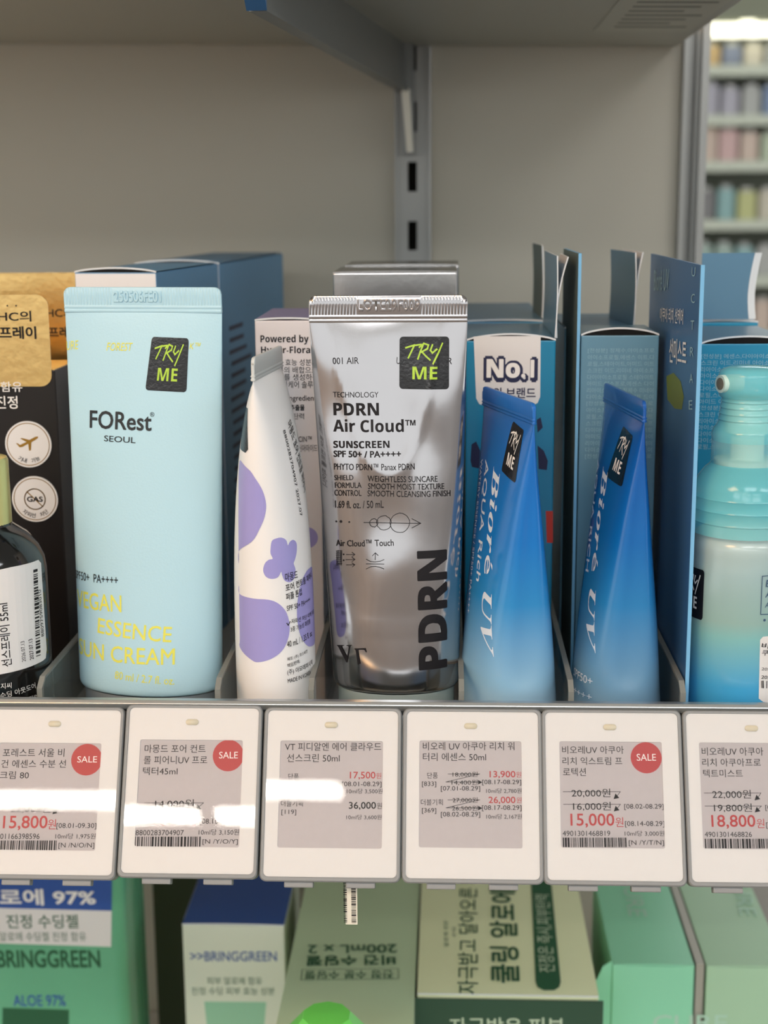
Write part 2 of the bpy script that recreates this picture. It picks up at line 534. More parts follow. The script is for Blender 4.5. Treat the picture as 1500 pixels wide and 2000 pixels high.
PRINT={
'tag0':[
 ['p',[[-17.83,-11.91],[15.63,-11.63],[14.95,-45.49],[-18.49,-45.88]],'screen'],
 ['t','포레스트 서울 비',-16.96,-16.35,3.25,-16.17,2.7,'ink'],
 ['t','건 에센스 수분 선',-17.18,-19.87,3.99,-19.67,2.59,'ink'],
 ['t','크림 80',-17.4,-23.4,-7.86,-23.31,2.46,'ink'],
 ['c',10.68,-16.99,5.08,'red'],
 ['t','SALE',7.66,-17.94,14.08,-17.88,2.03,'white'],
 ['t','22,000원',-13.02,-34.22,0.11,-34.08,2.91,'ink'],
 ['l',[[-16.01,-32.32],[3.13,-32.12]],0.16,'ink'],
 ['l',[[3.13,-32.12],[1.88,-33.23]],0.16,'ink'],
 ['p',[[0.7,-34.4],[2.53,-33.99],[1.17,-32.59]],'ink'],
 ['t','15,800',-15.09,-39.64,-0.66,-39.48,4.6,'red',1],
 ['t','원',-0.52,-39.16,2.13,-39.13,3.15,'red'],
 ['t','[08.01-09.30]',2.3,-39.19,15.2,-39.05,1.99,'ink'],
 ['t','8801166398596',-18.02,-42.4,-2.94,-42.23,1.7,'ink'],
 ['t','10ml당 1,975원',2.19,-42.23,15.16,-42.09,1.82,'ink'],
 ['b',-18.22,-45.91,2.99,-45.66,3.04,7],
 ['t','[N /N/O/N]',3.39,-45.24,14.92,-45.11,1.91,'ink'],
 ['c',-1.54,-6.54,0.03,'led'],
],
'tag1':[
 ['p',[[-16.64,-11.47],[16.52,-11.19],[15.98,-44.85],[-17.66,-45.24]],'screen'],
 ['t','마몽드 포어 컨트',-15.65,-15.56,4.22,-15.39,2.62,'ink'],
 ['t','롤 피어니UV 프로',-15.72,-19.16,4.88,-18.97,2.61,'ink'],
 ['t','텍터45ml',-15.79,-22.68,-4.57,-22.57,2.54,'ink'],
 ['c',11.63,-16.2,5.04,'red'],
 ['t','SALE',8.69,-17.18,14.75,-17.12,2.16,'white'],
 ['t','14,000원',-11.3,-33.29,1.22,-33.16,2.99,'ink'],
 ['l',[[-14.64,-31.46],[4.27,-31.27]],0.16,'ink'],
 ['l',[[4.27,-31.27],[3.03,-32.37]],0.16,'ink'],
 ['p',[[1.83,-33.54],[3.66,-33.14],[2.34,-31.74]],'ink'],
 ['t','12,600',-13.15,-38.76,-0.0,-38.61,4.42,'red',1],
 ['t','원',0.15,-38.29,2.77,-38.26,2.97,'red'],
 ['t','[08.10-08.29]',3.37,-38.26,16.05,-38.12,2.01,'ink'],
 ['t','8800283704907',-17.04,-41.64,-1.61,-41.47,1.66,'ink'],
 ['t','10ml당 3,150원',3.18,-41.41,16.07,-41.27,1.91,'ink'],
 ['b',-17.07,-45.17,3.9,-44.92,3.12,3],
 ['t','[N /Y/O/Y]',4.53,-44.41,15.8,-44.28,1.81,'ink'],
],
'tag2':[
 ['p',[[-16.59,-10.85],[16.38,-10.57],[16.26,-44.16],[-17.02,-44.54]],'screen'],
 ['t','VT 피디알엔 에어 클라우드',-15.33,-13.95,15.76,-13.68,2.61,'ink'],
 ['t','선스크린 50ml',-14.57,-17.53,2.42,-17.37,2.6,'ink'],
 ['t','단품',-14.0,-23.1,-10.61,-23.07,1.94,'ink'],
 ['t','[187]',-15.7,-25.7,-11.03,-25.65,1.74,'ink'],
 ['t','17,500',5.82,-22.91,14.01,-22.83,2.49,'red',1],
 ['t','원',14.24,-22.51,15.88,-22.49,1.84,'red'],
 ['t','26,000원',-6.44,-25.61,1.44,-25.53,2.06,'ink'],
 ['l',[[-7.78,-24.53],[2.07,-24.43]],0.15,'ink'],
 ['p',[[1.73,-23.85],[1.76,-25.08],[3.06,-24.42]],'ink'],
 ['t','[08.01-08.29]',3.34,-25.45,16.01,-25.32,1.87,'ink'],
 ['t','10ml당 3,500원',4.92,-27.43,16.36,-27.31,1.67,'ink'],
 ['t','더블기획',-16.11,-31.59,-9.07,-31.51,1.92,'ink'],
 ['t','[119]',-15.86,-34.37,-11.12,-34.32,1.82,'ink'],
 ['t','36,000',5.67,-32.42,14.31,-32.33,2.49,'ink',1],
 ['t','원',14.63,-32.0,16.2,-31.99,1.92,'ink'],
 ['t','10ml당 3,600원',4.91,-35.52,16.14,-35.4,1.59,'ink'],
],
'tag3':[
 ['p',[[-16.93,-10.47],[15.64,-10.2],[15.74,-43.58],[-16.94,-43.96]],'screen'],
 ['t','비오레 UV 아쿠아 리치 워',-15.83,-13.4,13.48,-13.14,2.6,'ink'],
 ['t','터리 에센스 50ml',-15.81,-16.81,4.41,-16.62,2.59,'ink'],
 ['t','단품',-14.4,-22.29,-11.04,-22.25,1.87,'ink'],
 ['t','[833]',-16.09,-25.1,-11.52,-25.06,1.83,'ink'],
 ['t','18,000원',-6.31,-21.82,1.68,-21.75,1.71,'ink'],
 ['t','14,400원',-6.63,-24.4,1.67,-24.32,1.8,'ink'],
 ['l',[[-7.78,-20.84],[2.34,-20.74],[-8.43,-23.36],[2.16,-23.25]],0.16,'ink'],
 ['p',[[1.84,-22.61],[1.83,-24.06],[3.14,-23.34]],'ink'],
 ['t','[07.01-08.29]',-10.05,-26.49,2.47,-26.36,1.83,'ink'],
 ['t','13,900',5.49,-22.1,13.72,-22.02,2.35,'red',1],
 ['t','원',13.95,-21.69,15.57,-21.68,1.77,'red'],
 ['t','[08.17-08.29]',3.13,-24.37,15.54,-24.25,1.83,'ink'],
 ['t','10ml당 2,780원',4.36,-26.85,15.61,-26.74,1.63,'ink'],
 ['t','더블기획',-16.38,-30.74,-9.39,-30.67,1.92,'ink'],
 ['t','[369]',-16.04,-33.41,-11.49,-33.37,1.82,'ink'],
 ['t','27,000원',-6.3,-29.9,1.65,-29.82,1.76,'ink'],
 ['t','26,500원',-6.47,-32.45,1.64,-32.37,1.75,'ink'],
 ['l',[[-7.77,-28.96],[2.3,-28.86],[-8.41,-31.46],[2.13,-31.35]],0.16,'ink'],
 ['p',[[1.81,-30.71],[1.8,-32.14],[3.1,-31.43]],'ink'],
 ['t','[08.02-08.29]',-10.03,-34.62,2.44,-34.49,1.88,'ink'],
 ['t','26,000',5.12,-30.17,13.63,-30.08,2.36,'red',1],
 ['t','원',13.96,-29.69,15.58,-29.68,1.75,'red'],
 ['t','[08.17-08.29]',3.03,-32.42,15.55,-32.29,1.88,'ink'],
 ['t','10ml당 2,167원',4.38,-34.88,15.62,-34.76,1.65,'ink'],
],
'tag4':[
 ['p',[[-16.78,-10.26],[15.65,-10.14],[15.9,-43.16],[-16.58,-43.44]],'screen'],
 ['t','비오레UV 아쿠아',-15.81,-14.14,3.79,-13.97,2.49,'ink'],
 ['t','리치 익스트림 프',-15.77,-17.63,3.2,-17.46,2.45,'ink'],
 ['t','로텍션',-15.68,-21.14,-8.39,-21.07,2.57,'ink'],
 ['c',10.81,-15.13,4.92,'red'],
 ['t','SALE',7.83,-16.13,13.91,-16.07,2.19,'white'],
 ['t','20,000원',-13.06,-27.86,-0.8,-27.74,2.81,'ink'],
 ['l',[[-15.71,-26.04],[2.31,-25.86]],0.16,'ink'],
 ['l',[[2.31,-25.86],[1.4,-27.05]],0.16,'ink'],
 ['p',[[0.15,-28.2],[1.96,-27.8],[0.78,-26.41]],'ink'],
 ['t','16,000원',-12.66,-31.99,-0.76,-31.86,2.8,'ink'],
 ['l',[[-15.68,-29.96],[2.26,-29.77]],0.16,'ink'],
 ['l',[[2.26,-29.77],[1.36,-30.86]],0.16,'ink'],
 ['p',[[0.11,-32.01],[1.92,-31.61],[0.74,-30.23]],'ink'],
 ['t','[08.02-08.29]',3.43,-31.57,15.84,-31.44,1.9,'ink'],
 ['t','15,000',-13.57,-37.19,0.23,-37.04,4.39,'red',1],
 ['t','원',0.55,-36.81,3.05,-36.78,3.0,'red'],
 ['t','[08.14-08.29]',3.53,-36.94,15.91,-36.8,1.96,'ink'],
 ['t','4901301468819',-16.12,-39.77,-1.19,-39.6,1.61,'ink'],
 ['t','10ml당 3,000원',3.35,-39.67,15.74,-39.53,1.73,'ink'],
 ['b',-16.09,-43.22,4.05,-42.99,2.95,5],
 ['t','[N /Y/T/N]',4.54,-42.7,15.54,-42.57,1.85,'ink'],
],
'tag5':[
 ['p',[[-17.51,-10.27],[14.68,-10.13],[15.14,-43.03],[-17.06,-43.24]],'screen'],
 ['t','비오레UV 아쿠아',-16.45,-14.3,2.95,-14.13,2.58,'ink'],
 ['t','리치 아쿠아프로',-16.47,-17.71,1.96,-17.54,2.51,'ink'],
 ['t','텍트미스트',-16.29,-21.13,-3.83,-21.01,2.47,'ink'],
 ['c',9.96,-15.12,4.88,'red'],
 ['t','SALE',6.95,-16.11,12.98,-16.06,2.19,'white'],
 ['t','22,000원',-13.7,-27.86,-1.61,-27.73,2.86,'ink'],
 ['l',[[-16.25,-26.01],[1.52,-25.83]],0.16,'ink'],
 ['l',[[1.52,-25.83],[0.69,-26.98]],0.16,'ink'],
 ['p',[[-0.58,-28.14],[1.23,-27.74],[0.09,-26.35]],'ink'],
 ['t','19,800원',-13.37,-31.97,-1.51,-31.84,2.75,'ink'],
 ['l',[[-16.17,-30.04],[1.47,-29.86]],0.16,'ink'],
 ['l',[[1.47,-29.86],[0.56,-30.72]],0.16,'ink'],
 ['p',[[-0.71,-31.87],[1.09,-31.47],[-0.04,-30.09]],'ink'],
 ['t','[08.02-08.29]',2.66,-31.42,14.91,-31.29,1.9,'ink'],
 ['t','18,800',-14.34,-37.05,-0.65,-36.9,4.29,'red',1],
 ['t','원',-0.32,-36.64,2.12,-36.62,2.83,'red'],
 ['t','[08.14-08.29]',2.62,-36.83,14.89,-36.7,1.95,'ink'],
 ['t','4901301468826',-16.61,-39.58,-1.96,-39.42,1.6,'ink'],
 ['b',-16.67,-43.08,3.31,-42.85,2.97,9],
 ['t','[N /Y/T/N]',3.8,-42.51,14.71,-42.38,1.84,'ink'],
],
'silver':[
 ['t','001 AIR',-18.79,134.86,-9.99,135.0,2.22,'ink'],
 ['t','U',2.5,134.97,3.73,134.84,2.23,'ink'],
 ['t','R',19.74,134.79,21.18,134.67,2.1,'ink'],
 ['t','TECHNOLOGY',-19.15,123.82,-3.63,123.9,1.84,'ink'],
 ['t','𝗣𝗗𝗥𝗡',-19.15,117.82,-3.55,117.96,4.15,'ink',1],
 ['t','𝗔𝗶𝗿 𝗖𝗹𝗼𝘂𝗱',-19.38,112.32,4.65,112.43,4.26,'ink',0.4],
 ['t','™',5.12,114.58,8.58,114.6,1.85,'ink',1],
 ['t','𝗦𝗨𝗡𝗦𝗖𝗥𝗘𝗘𝗡',-19.48,106.89,-0.19,107.24,2.43,'ink',1],
 ['t','SPF 50+ / PA++++',-19.48,103.85,3.58,104.11,2.23,'ink',2],
 ['t','PHYTO PDRN™ Panax PDRN',-19.43,99.61,8.17,99.93,2.22,'ink',0.5],
 ['t','SHIELD',-19.35,96.03,-12.66,96.36,1.74,'ink',0.3],
 ['t','WEIGHTLESS SUNCARE',-7.87,95.96,15.79,95.63,2.02,'ink',0.3],
 ['t','FORMULA',-19.23,93.4,-9.94,93.79,1.89,'ink',0.3],
 ['t','SMOOTH MOIST TEXTURE',-7.77,93.4,18.03,93.1,1.97,'ink',0.3],
 ['t','CONTROL',-19.46,90.8,-10.0,91.04,2.01,'ink',0.3],
 ['t','SMOOTH CLEANSING FINISH',-7.97,90.95,20.21,90.58,2.01,'ink',0.3],
 ['t','1.69 fl. oz. / 50 mL',-19.32,86.64,-2.54,87.05,2.51,'ink',0.5],
 ['c',-19.13,82.01,0.33,'ink'],
 ['c',-17.39,82.11,0.46,'ink'],
 ['c',-14.41,82.11,0.31,'ink'],
 ['l',[[-9.39,82.08],[9.79,81.87]],0.2,'ink'],
 ['l',[[6.89,83.44],[9.79,81.87],[6.82,80.37]],0.2,'ink'],
 ['l',[[-4.67,81.95],[-4.71,81.72],[-4.91,81.37],[-5.16,81.05],[-5.43,80.8],[-5.72,80.54],[-6.0,80.63],[-6.45,80.67],[-6.88,80.84],[-7.14,81.04],[-7.22,81.24],[-7.42,81.59],[-7.42,82.08],[-7.4,82.32],[-7.18,82.66],[-6.93,82.92],[-6.68,83.24],[-6.39,83.2],[-6.1,83.37],[-5.65,83.34],[-5.38,83.12],[-4.96,82.91],[-4.7,82.66],[-4.83,82.35],[-4.67,81.95]],0.2,'ink'],
 ['l',[[-0.17,81.98],[-0.37,81.4],[-0.46,80.83],[-0.95,80.19],[-1.46,79.93],[-2.17,79.67],[-2.7,79.6],[-3.24,79.66],[-3.93,79.91],[-4.25,80.31],[-4.84,80.84],[-4.94,81.4],[-5.12,81.95],[-5.09,82.61],[-4.65,83.26],[-4.35,83.68],[-3.66,84.1],[-3.15,84.26],[-2.44,84.4],[-1.88,84.39],[-1.37,83.97],[-0.87,83.72],[-0.42,83.15],[-0.18,82.64],[-0.17,81.98]],0.2,'ink'],
 ['l',[[6.08,82.14],[5.85,81.21],[5.56,80.57],[5.04,79.86],[4.46,79.33],[3.7,78.91],[2.74,78.83],[1.79,78.9],[1.03,79.2],[0.32,79.7],[-0.18,80.39],[-0.43,81.3],[-0.61,81.98],[-0.39,82.91],[0.06,83.65],[0.58,84.38],[1.34,84.88],[2.08,85.16],[2.72,85.35],[3.66,85.23],[4.42,84.91],[5.14,84.42],[5.63,83.72],[6.05,82.91],[6.08,82.14]],0.2,'ink'],
 ['t','Air Cloud™ Touch',-19.43,73.61,0.59,74.35,2.25,'ink',0.8],
 ['l',[[-15.82,70.92],[-12.78,71.09]],0.18,'ink'],
 ['l',[[-13.73,71.81],[-12.78,71.09],[-13.78,70.34]],0.18,'ink'],
 ['l',[[-16.07,69.15],[-12.84,69.4]],0.18,'ink'],
 ['l',[[-13.78,70.1],[-12.84,69.4],[-13.84,68.64]],0.18,'ink'],
 ['l',[[-15.98,67.36],[-12.92,67.61]],0.18,'ink'],
 ['l',[[-13.87,68.15],[-12.92,67.61],[-13.74,66.85]],0.18,'ink'],
 ['c',-16.8,70.9,0.28,'ink'],
 ['c',-16.89,68.86,0.29,'ink'],
 ['l',[[-19.28,71.92],[-19.68,66.85]],0.18,'ink'],
 ['l',[[-18.74,72.11],[-19.15,66.9]],0.18,'ink'],
 ['l',[[-18.02,72.15],[-18.41,67.09]],0.18,'ink'],
 ['l',[[-17.5,72.18],[-17.88,67.11]],0.18,'ink'],
 ['l',[[-19.6,71.84],[-17.45,72.07]],0.15,'ink'],
 ['l',[[-19.64,71.1],[-17.48,71.34]],0.15,'ink'],
 ['l',[[-19.67,70.36],[-17.51,70.62]],0.15,'ink'],
 ['l',[[-19.7,69.62],[-17.54,69.9]],0.15,'ink'],
 ['l',[[-19.65,69.01],[-17.57,69.18]],0.15,'ink'],
 ['l',[[-19.67,68.29],[-17.6,68.46]],0.15,'ink'],
 ['l',[[-19.7,67.56],[-17.62,67.73]],0.15,'ink'],
 ['l',[[-5.82,69.59],[-5.74,71.83]],0.2,'ink'],
 ['l',[[-6.73,70.91],[-5.74,71.92],[-4.81,71.07]],0.2,'ink'],
 ['l',[[-8.86,68.11],[-2.88,68.19]],0.2,'ink'],
 ['l',[[-8.81,69.64],[-7.37,68.94],[-5.84,68.87],[-4.14,69.13],[-2.83,69.71]],0.2,'ink'],
 ['l',[[-8.91,66.41],[-7.42,67.18],[-5.89,67.36],[-4.36,67.16],[-2.93,66.59]],0.2,'ink'],
 ['t','𝐕',-20.37,32.75,-13.86,33.93,6.0,'ink'],
 ['t','𝚪',-13.12,33.14,-8.84,33.7,5.64,'ink'],
 ['t','𝗣𝗗𝗥𝗡',18.85,31.68,18.81,72.57,10.46,'ink',1.6],
 ['p',[[3.74,143.88],[20.26,143.84],[20.16,126.45],[3.39,126.72]],'sticker'],
],
'forest':[
 ['t','URE',-27.88,138.48,-22.81,139.01,3.01,'yellow',0,0.25],
 ['t','FOREST',-12.58,138.65,-3.01,138.67,2.76,'yellow',0.3,0.25],
 ['t','K™',16.96,139.42,20.94,139.43,2.15,'yellow',0.3,0.25],
 ['t','FORest',-18.74,112.11,4.24,111.75,6.24,'dark',1.2],
 ['t','SEOUL',-13.08,107.87,-1.39,107.52,2.03,'dark',0.6],
 ['t','SPF50+  PA++++',-27.81,58.5,-7.29,58.77,2.99,'dark',0.6],
 ['t','VEGAN',-26.69,48.75,-5.83,49.2,5.99,'yellow',0.6],
 ['t','ESSENCE',-15.56,41.13,12.03,39.27,5.46,'yellow',0.6],
 ['t','SUN CREAM',-26.4,31.69,13.33,31.44,5.81,'yellow',0.6],
 ['t','80 ml / 2.7 fl. oz.',-8.26,25.89,13.23,24.45,2.76,'yellow',0.3],
 ['p',[[3.77,143.5],[16.77,143.05],[16.25,124.94],[1.8,125.56]],'sticker'],
],
'aqua_near':[
 ['p',[[7.92,116.0],[18.52,114.5],[18.24,97.25],[6.38,99.5]],'sticker'],
 ['t','𝑩𝒊𝒐𝒓é 𝑼𝑽',-1.19,99.5,9.63,38.12,6.6,'pale',0,0],
 ['t','AQUA Rich',-11.16,100.25,-1.93,60.37,4.6,'pale',0.3,0.15],
 ['t','WATERY ESSENCE / SPF50+ PA++++',-16.15,99.5,-6.21,48.5,2.4,'pale',0,0],
],
'aqua_far':[
 ['p',[[6.43,113.75],[18.54,112.25],[16.85,95.37],[-0.74,95.75]],'sticker'],
 ['t','𝑩𝒊𝒐𝒓é 𝑼𝑽',-6.88,98.0,7.4,38.0,6.8,'pale',0,0],
 ['t','AQUA RICH',-19.34,98.15,-6.64,61.25,4.8,'pale',0.3,0.15],
 ['t','SPF50+',-0.66,27.89,13.28,28.38,2.62,'pale'],
 ['t','++++',2.54,23.15,13.08,23.44,1.54,'pale'],
],
'lilac':[
 ['t','마몽드',-15.86,64.88,-10.51,65.0,2.85,'ink',1],
 ['t','포어 컨트롤 피어니',-15.73,61.38,0.01,62.75,2.49,'ink',1],
 ['t','퍼플 톤업',-15.63,58.3,-8.71,58.91,2.45,'ink',1],
 ['t','SPF 50+ PA++++',-15.46,54.63,-3.15,55.25,1.8,'ink',0.3],
 ['t','자외선 차단 미백 주름',-13.83,49.92,0.39,50.0,1.66,'ink',0.3],
 ['t','3중 기능성 화장품',-14.06,47.12,-3.91,47.75,1.79,'ink',0.3],
 ['l',[[-15.53,50.42],[-14.99,49.64],[-14.31,50.79]],0.3,'ink'],
 ['t','40 mL / 1.35 fl. oz.',-15.35,41.92,-2.72,43.25,2.16,'ink',0.3],
 ['t','제조: (주) 코스비전',-15.34,36.94,-6.49,38.0,1.46,'ink',0.3],
 ['t','책임판매:',-15.27,34.75,-10.34,35.65,1.44,'ink',0.3],
 ['t','(주) 아모레퍼시픽',-15.3,31.93,-3.21,32.75,2.21,'ink',0.3],
 ['t','MADE IN KOREA',-15.13,29.35,-4.71,30.15,1.46,'ink',0.3],
 ['p',[[-34.0,122.93],[-26.13,122.92],[-26.51,109.62],[-28.04,108.37],[-34.0,108.9]],'sticker'],
 ['p',[[-34.0,104.74],[-32.65,105.3],[-30.68,104.89],[-28.63,104.03],[-27.03,103.25],[-26.04,102.61],[-25.38,101.85],[-24.87,101.02],[-24.35,100.15],[-23.77,99.24],[-23.22,98.27],[-22.73,97.26],[-22.32,96.21],[-21.99,95.1],[-21.72,93.93],[-21.54,92.75],[-21.46,91.61],[-21.51,90.52],[-21.66,89.45],[-21.89,88.41],[-22.18,87.38],[-22.51,86.4],[-22.9,85.46],[-23.35,84.5],[-23.9,83.48],[-24.47,82.37],[-25.08,81.19],[-25.86,80.0],[-26.93,78.83],[-28.58,77.69],[-30.65,76.56],[-32.63,75.44],[-34.0,74.35],[-34.5,72.94],[-34.44,71.32],[-34.17,70.19],[-34.0,70.25],[-34.0,71.97],[-34.0,74.87],[-34.0,78.28],[-34.0,81.51],[-34.0,84.48],[-34.0,87.52],[-34.0,90.56],[-34.0,93.52],[-34.16,96.68],[-34.44,99.97],[-34.49,102.85]],'purple'],
 ['p',[[-34.0,62.36],[-34.17,62.47],[-34.44,61.65],[-34.5,60.53],[-34.0,59.76],[-32.69,59.48],[-30.8,59.36],[-28.74,59.32],[-26.93,59.27],[-25.44,59.24],[-24.06,59.27],[-22.79,59.25],[-21.63,59.11],[-20.61,58.83],[-19.71,58.46],[-18.9,57.99],[-18.12,57.39],[-17.35,56.66],[-16.63,55.8],[-15.98,54.84],[-15.45,53.8],[-15.04,52.64],[-14.73,51.38],[-14.53,50.08],[-14.44,48.85],[-14.48,47.69],[-14.64,46.57],[-14.89,45.49],[-15.22,44.46],[-15.62,43.48],[-16.09,42.55],[-16.65,41.68],[-17.31,40.88],[-18.08,40.14],[-18.94,39.47],[-19.89,38.87],[-20.87,38.34],[-21.95,37.87],[-23.13,37.47],[-24.28,37.16],[-25.28,36.98],[-26.0,36.91],[-26.55,36.94],[-27.14,37.12],[-28.01,37.47],[-29.42,38.07],[-31.18,38.88],[-32.85,39.77],[-34.0,40.61],[-34.42,41.22],[-34.37,41.71],[-34.14,42.4],[-34.0,43.63],[-34.0,45.61],[-34.0,48.13],[-34.0,50.84],[-34.0,53.38],[-34.0,55.95],[-34.0,58.64],[-34.0,60.95]],'purple'],
 ['p',[[-11.16,56.13],[-10.91,57.45],[-10.58,58.78],[-10.17,60.07],[-9.68,61.25],[-9.13,62.34],[-8.51,63.35],[-7.81,64.25],[-6.99,65.0],[-6.06,65.6],[-5.02,66.07],[-3.89,66.38],[-2.65,66.5],[-1.12,66.49],[0.65,66.33],[2.25,65.91],[3.32,65.1],[3.63,63.78],[3.42,62.05],[3.0,60.09],[2.69,58.08],[2.52,56.0],[2.36,53.79],[2.19,51.51],[2.03,49.25],[2.0,46.81],[2.04,44.24],[1.94,41.91],[1.46,40.25],[0.39,39.46],[-1.09,39.28],[-2.66,39.44],[-3.99,39.66],[-5.0,39.89],[-5.87,40.26],[-6.65,40.78],[-7.4,41.43],[-8.16,42.23],[-8.88,43.17],[-9.53,44.23],[-10.08,45.37],[-10.52,46.64],[-10.87,48.03],[-11.13,49.47],[-11.31,50.86],[-11.4,52.2],[-11.4,53.52],[-11.32,54.83]],'purple'],
 ['p',[[-20.66,76.42],[-20.59,77.06],[-20.5,77.83],[-20.36,78.56],[-20.15,79.13],[-19.84,79.48],[-19.46,79.69],[-19.04,79.81],[-18.6,79.91],[-18.14,79.99],[-17.65,80.04],[-17.15,80.02],[-16.67,79.93],[-16.2,79.75],[-15.73,79.5],[-15.3,79.18],[-14.95,78.83],[-14.72,78.36],[-14.58,77.78],[-14.46,77.27],[-14.31,77.0],[-14.12,77.08],[-13.92,77.39],[-13.68,77.76],[-13.39,78.04],[-13.01,78.21],[-12.57,78.35],[-12.1,78.42],[-11.67,78.35],[-11.24,78.13],[-10.8,77.79],[-10.42,77.35],[-10.17,76.84],[-10.09,76.21],[-10.13,75.47],[-10.24,74.7],[-10.39,74.0],[-10.58,73.38],[-10.84,72.78],[-11.11,72.24],[-11.36,71.75],[-11.6,71.37],[-11.86,71.07],[-12.06,70.77],[-12.14,70.39],[-12.03,69.9],[-11.78,69.34],[-11.53,68.74],[-11.4,68.14],[-11.41,67.5],[-11.51,66.82],[-11.68,66.17],[-11.94,65.62],[-12.31,65.18],[-12.79,64.8],[-13.31,64.53],[-13.83,64.39],[-14.36,64.4],[-14.92,64.55],[-15.46,64.8],[-15.91,65.12],[-16.26,65.55],[-16.53,66.09],[-16.75,66.65],[-16.93,67.13],[-17.04,67.56],[-17.09,67.98],[-17.14,68.28],[-17.27,68.36],[-17.48,68.11],[-17.74,67.61],[-18.07,67.05],[-18.45,66.65],[-18.93,66.43],[-19.5,66.3],[-20.09,66.25],[-20.63,66.27],[-21.13,66.37],[-21.62,66.55],[-22.07,66.81],[-22.44,67.15],[-22.74,67.59],[-22.99,68.12],[-23.17,68.7],[-23.24,69.28],[-23.19,69.88],[-23.05,70.53],[-22.83,71.14],[-22.59,71.66],[-22.31,72.07],[-21.97,72.4],[-21.62,72.66],[-21.28,72.87],[-20.92,72.97],[-20.53,72.98],[-20.21,73.0],[-20.03,73.15],[-20.07,73.47],[-20.27,73.91],[-20.5,74.38],[-20.66,74.83],[-20.72,75.21],[-20.73,75.56],[-20.71,75.95]],'purple'],
 ['t','마몽드 포어 컨트롤 피어니',-5.73,116.0,-0.39,92.0,5.59,'ink',0.6],
 ['t','8800283704907 2027.07',-10.25,114.64,-6.62,85.13,1.76,'ink'],
],
'mam_box':[
 ['t','𝗣𝗼𝘄𝗲𝗿𝗲𝗱 𝗯𝘆',1.97,137.55,19.52,137.49,3.52,'ink'],
 ['t','𝗛𝘆𝗽𝗲𝗿-𝗙𝗹𝗼𝗿𝗮™',2.05,133.65,22.99,133.57,3.35,'ink'],
 ['t','좋은 효능 성분과',5.71,129.9,22.56,129.85,2.42,'ink'],
 ['t','성분의 배합으로',5.64,127.1,22.51,127.05,2.43,'ink'],
 ['t','이지를 생성하는',5.58,124.48,22.84,124.43,2.43,'ink'],
 ['t','스킨케어 솔루션',7.39,121.65,22.79,121.62,2.63,'ink'],
 ['t','Key Ingredient',6.7,116.38,21.94,116.35,2.64,'ink',0.6],
 ['t','추출물',12.28,113.35,17.56,113.34,2.27,'ink',1.5],
 ['t','탄력',13.35,110.13,17.31,110.12,2.27,'ink'],
 ['t','NIACIN™',11.85,101.76,19.98,101.75,2.1,'ink',0.5],
 ['t','나이아신아마이드',10.63,98.13,22.0,98.12,2.68,'ink'],
 ['c',17.59,65.57,4.03,'purple'],
],
'boxA':[
 ['p',[[2.74,139.77],[27.08,139.86],[27.22,117.6],[26.32,115.33],[24.83,114.58],[6.63,114.42],[4.94,115.0],[3.8,117.08]],'label'],
 ['t','𝗡𝗼.1',6.39,122.92,26.21,122.87,9.75,'navy',8],
 ['t','𝗡𝗼.1',7.5,124.62,24.88,124.57,6.93,'white',2],
 ['t','1위 브랜드',8.49,117.07,25.54,117.03,3.96,'navy',1.5],
 ['p',[[1.84,93.79],[2.19,99.94],[3.88,101.09],[5.42,97.63],[5.08,90.89],[2.42,91.47]],'navy'],
 ['p',[[26.03,109.08],[27.52,110.03],[28.33,106.22],[26.47,104.32]],'navy'],
 ['p',[[26.54,99.54],[28.83,97.62],[30.4,93.78],[30.08,90.32],[27.05,90.7]],'navy'],
 ['p',[[29.94,74.8],[32.6,74.81],[32.81,62.65],[30.51,62.65]],'redpatch'],
],
'boxB':[
 ['t','[전성분] 정제수,아이소프로',3.25,133.78,27.16,133.7,1.85,'faint'],
 ['t','아이소프로필,에센스 이트,다',3.24,131.39,27.17,131.31,1.85,'faint'],
 ['t','로필,스테아이트,아미드 이트',3.23,129.0,27.18,128.92,1.85,'faint'],
 ['t','스크린 이드,리미네 아이소프',3.22,126.6,27.19,126.53,1.86,'faint'],
 ['t','다이아이소프로필 스테아이트',3.2,124.2,27.2,124.13,1.86,'faint'],
 ['t','아미드 이소프로,에센스 다이',3.19,121.79,27.21,121.73,1.87,'faint'],
 ['t','리아이소프로필 정제수 미네이',3.18,119.38,27.22,119.32,1.87,'faint'],
 ['t','다이소프로,스테아이트 드이',3.16,116.96,27.23,116.91,1.87,'faint'],
 ['t','[전성분] 정제수,아이소프로',3.15,114.54,27.24,114.49,1.88,'faint'],
 ['t','아이소프로필,에센스 이트,다',3.14,112.11,27.25,112.07,1.88,'faint'],
 ['t','로필,스테아이트,아미드 이트',3.12,109.68,27.26,109.65,1.88,'faint'],
 ['t','스크린 이드,리미네 아이소프',3.11,107.24,27.27,107.21,1.89,'faint'],
 ['t','다이아이소프로필 스테아이트',3.1,104.8,27.28,104.78,1.89,'faint'],
 ['t','아미드 이소프로,에센스 다이',3.08,102.36,27.29,102.34,1.89,'faint'],
 ['t','리아이소프로필 정제수 미네이',3.07,99.91,27.3,99.89,1.9,'faint'],
 ['t','다이소프로,스테아이트 드이',3.06,97.45,27.31,97.44,1.9,'faint'],
 ['t','[전성분] 정제수,아이소프로',3.04,95.0,27.32,94.99,1.91,'faint'],
],
'boxC':[
 ['t','[전성분] 에센스,다이아이소프',0.14,132.35,26.24,132.27,1.91,'faint'],
 ['t','스크린 이드,리미네 아이소프',0.12,130.06,26.24,129.98,1.91,'faint'],
 ['t','리아이소프로필 정제수 미네이',0.1,127.76,26.24,127.68,1.92,'faint'],
 ['t','아이소프로필,에센스 이트,다',0.08,125.46,26.25,125.39,1.92,'faint'],
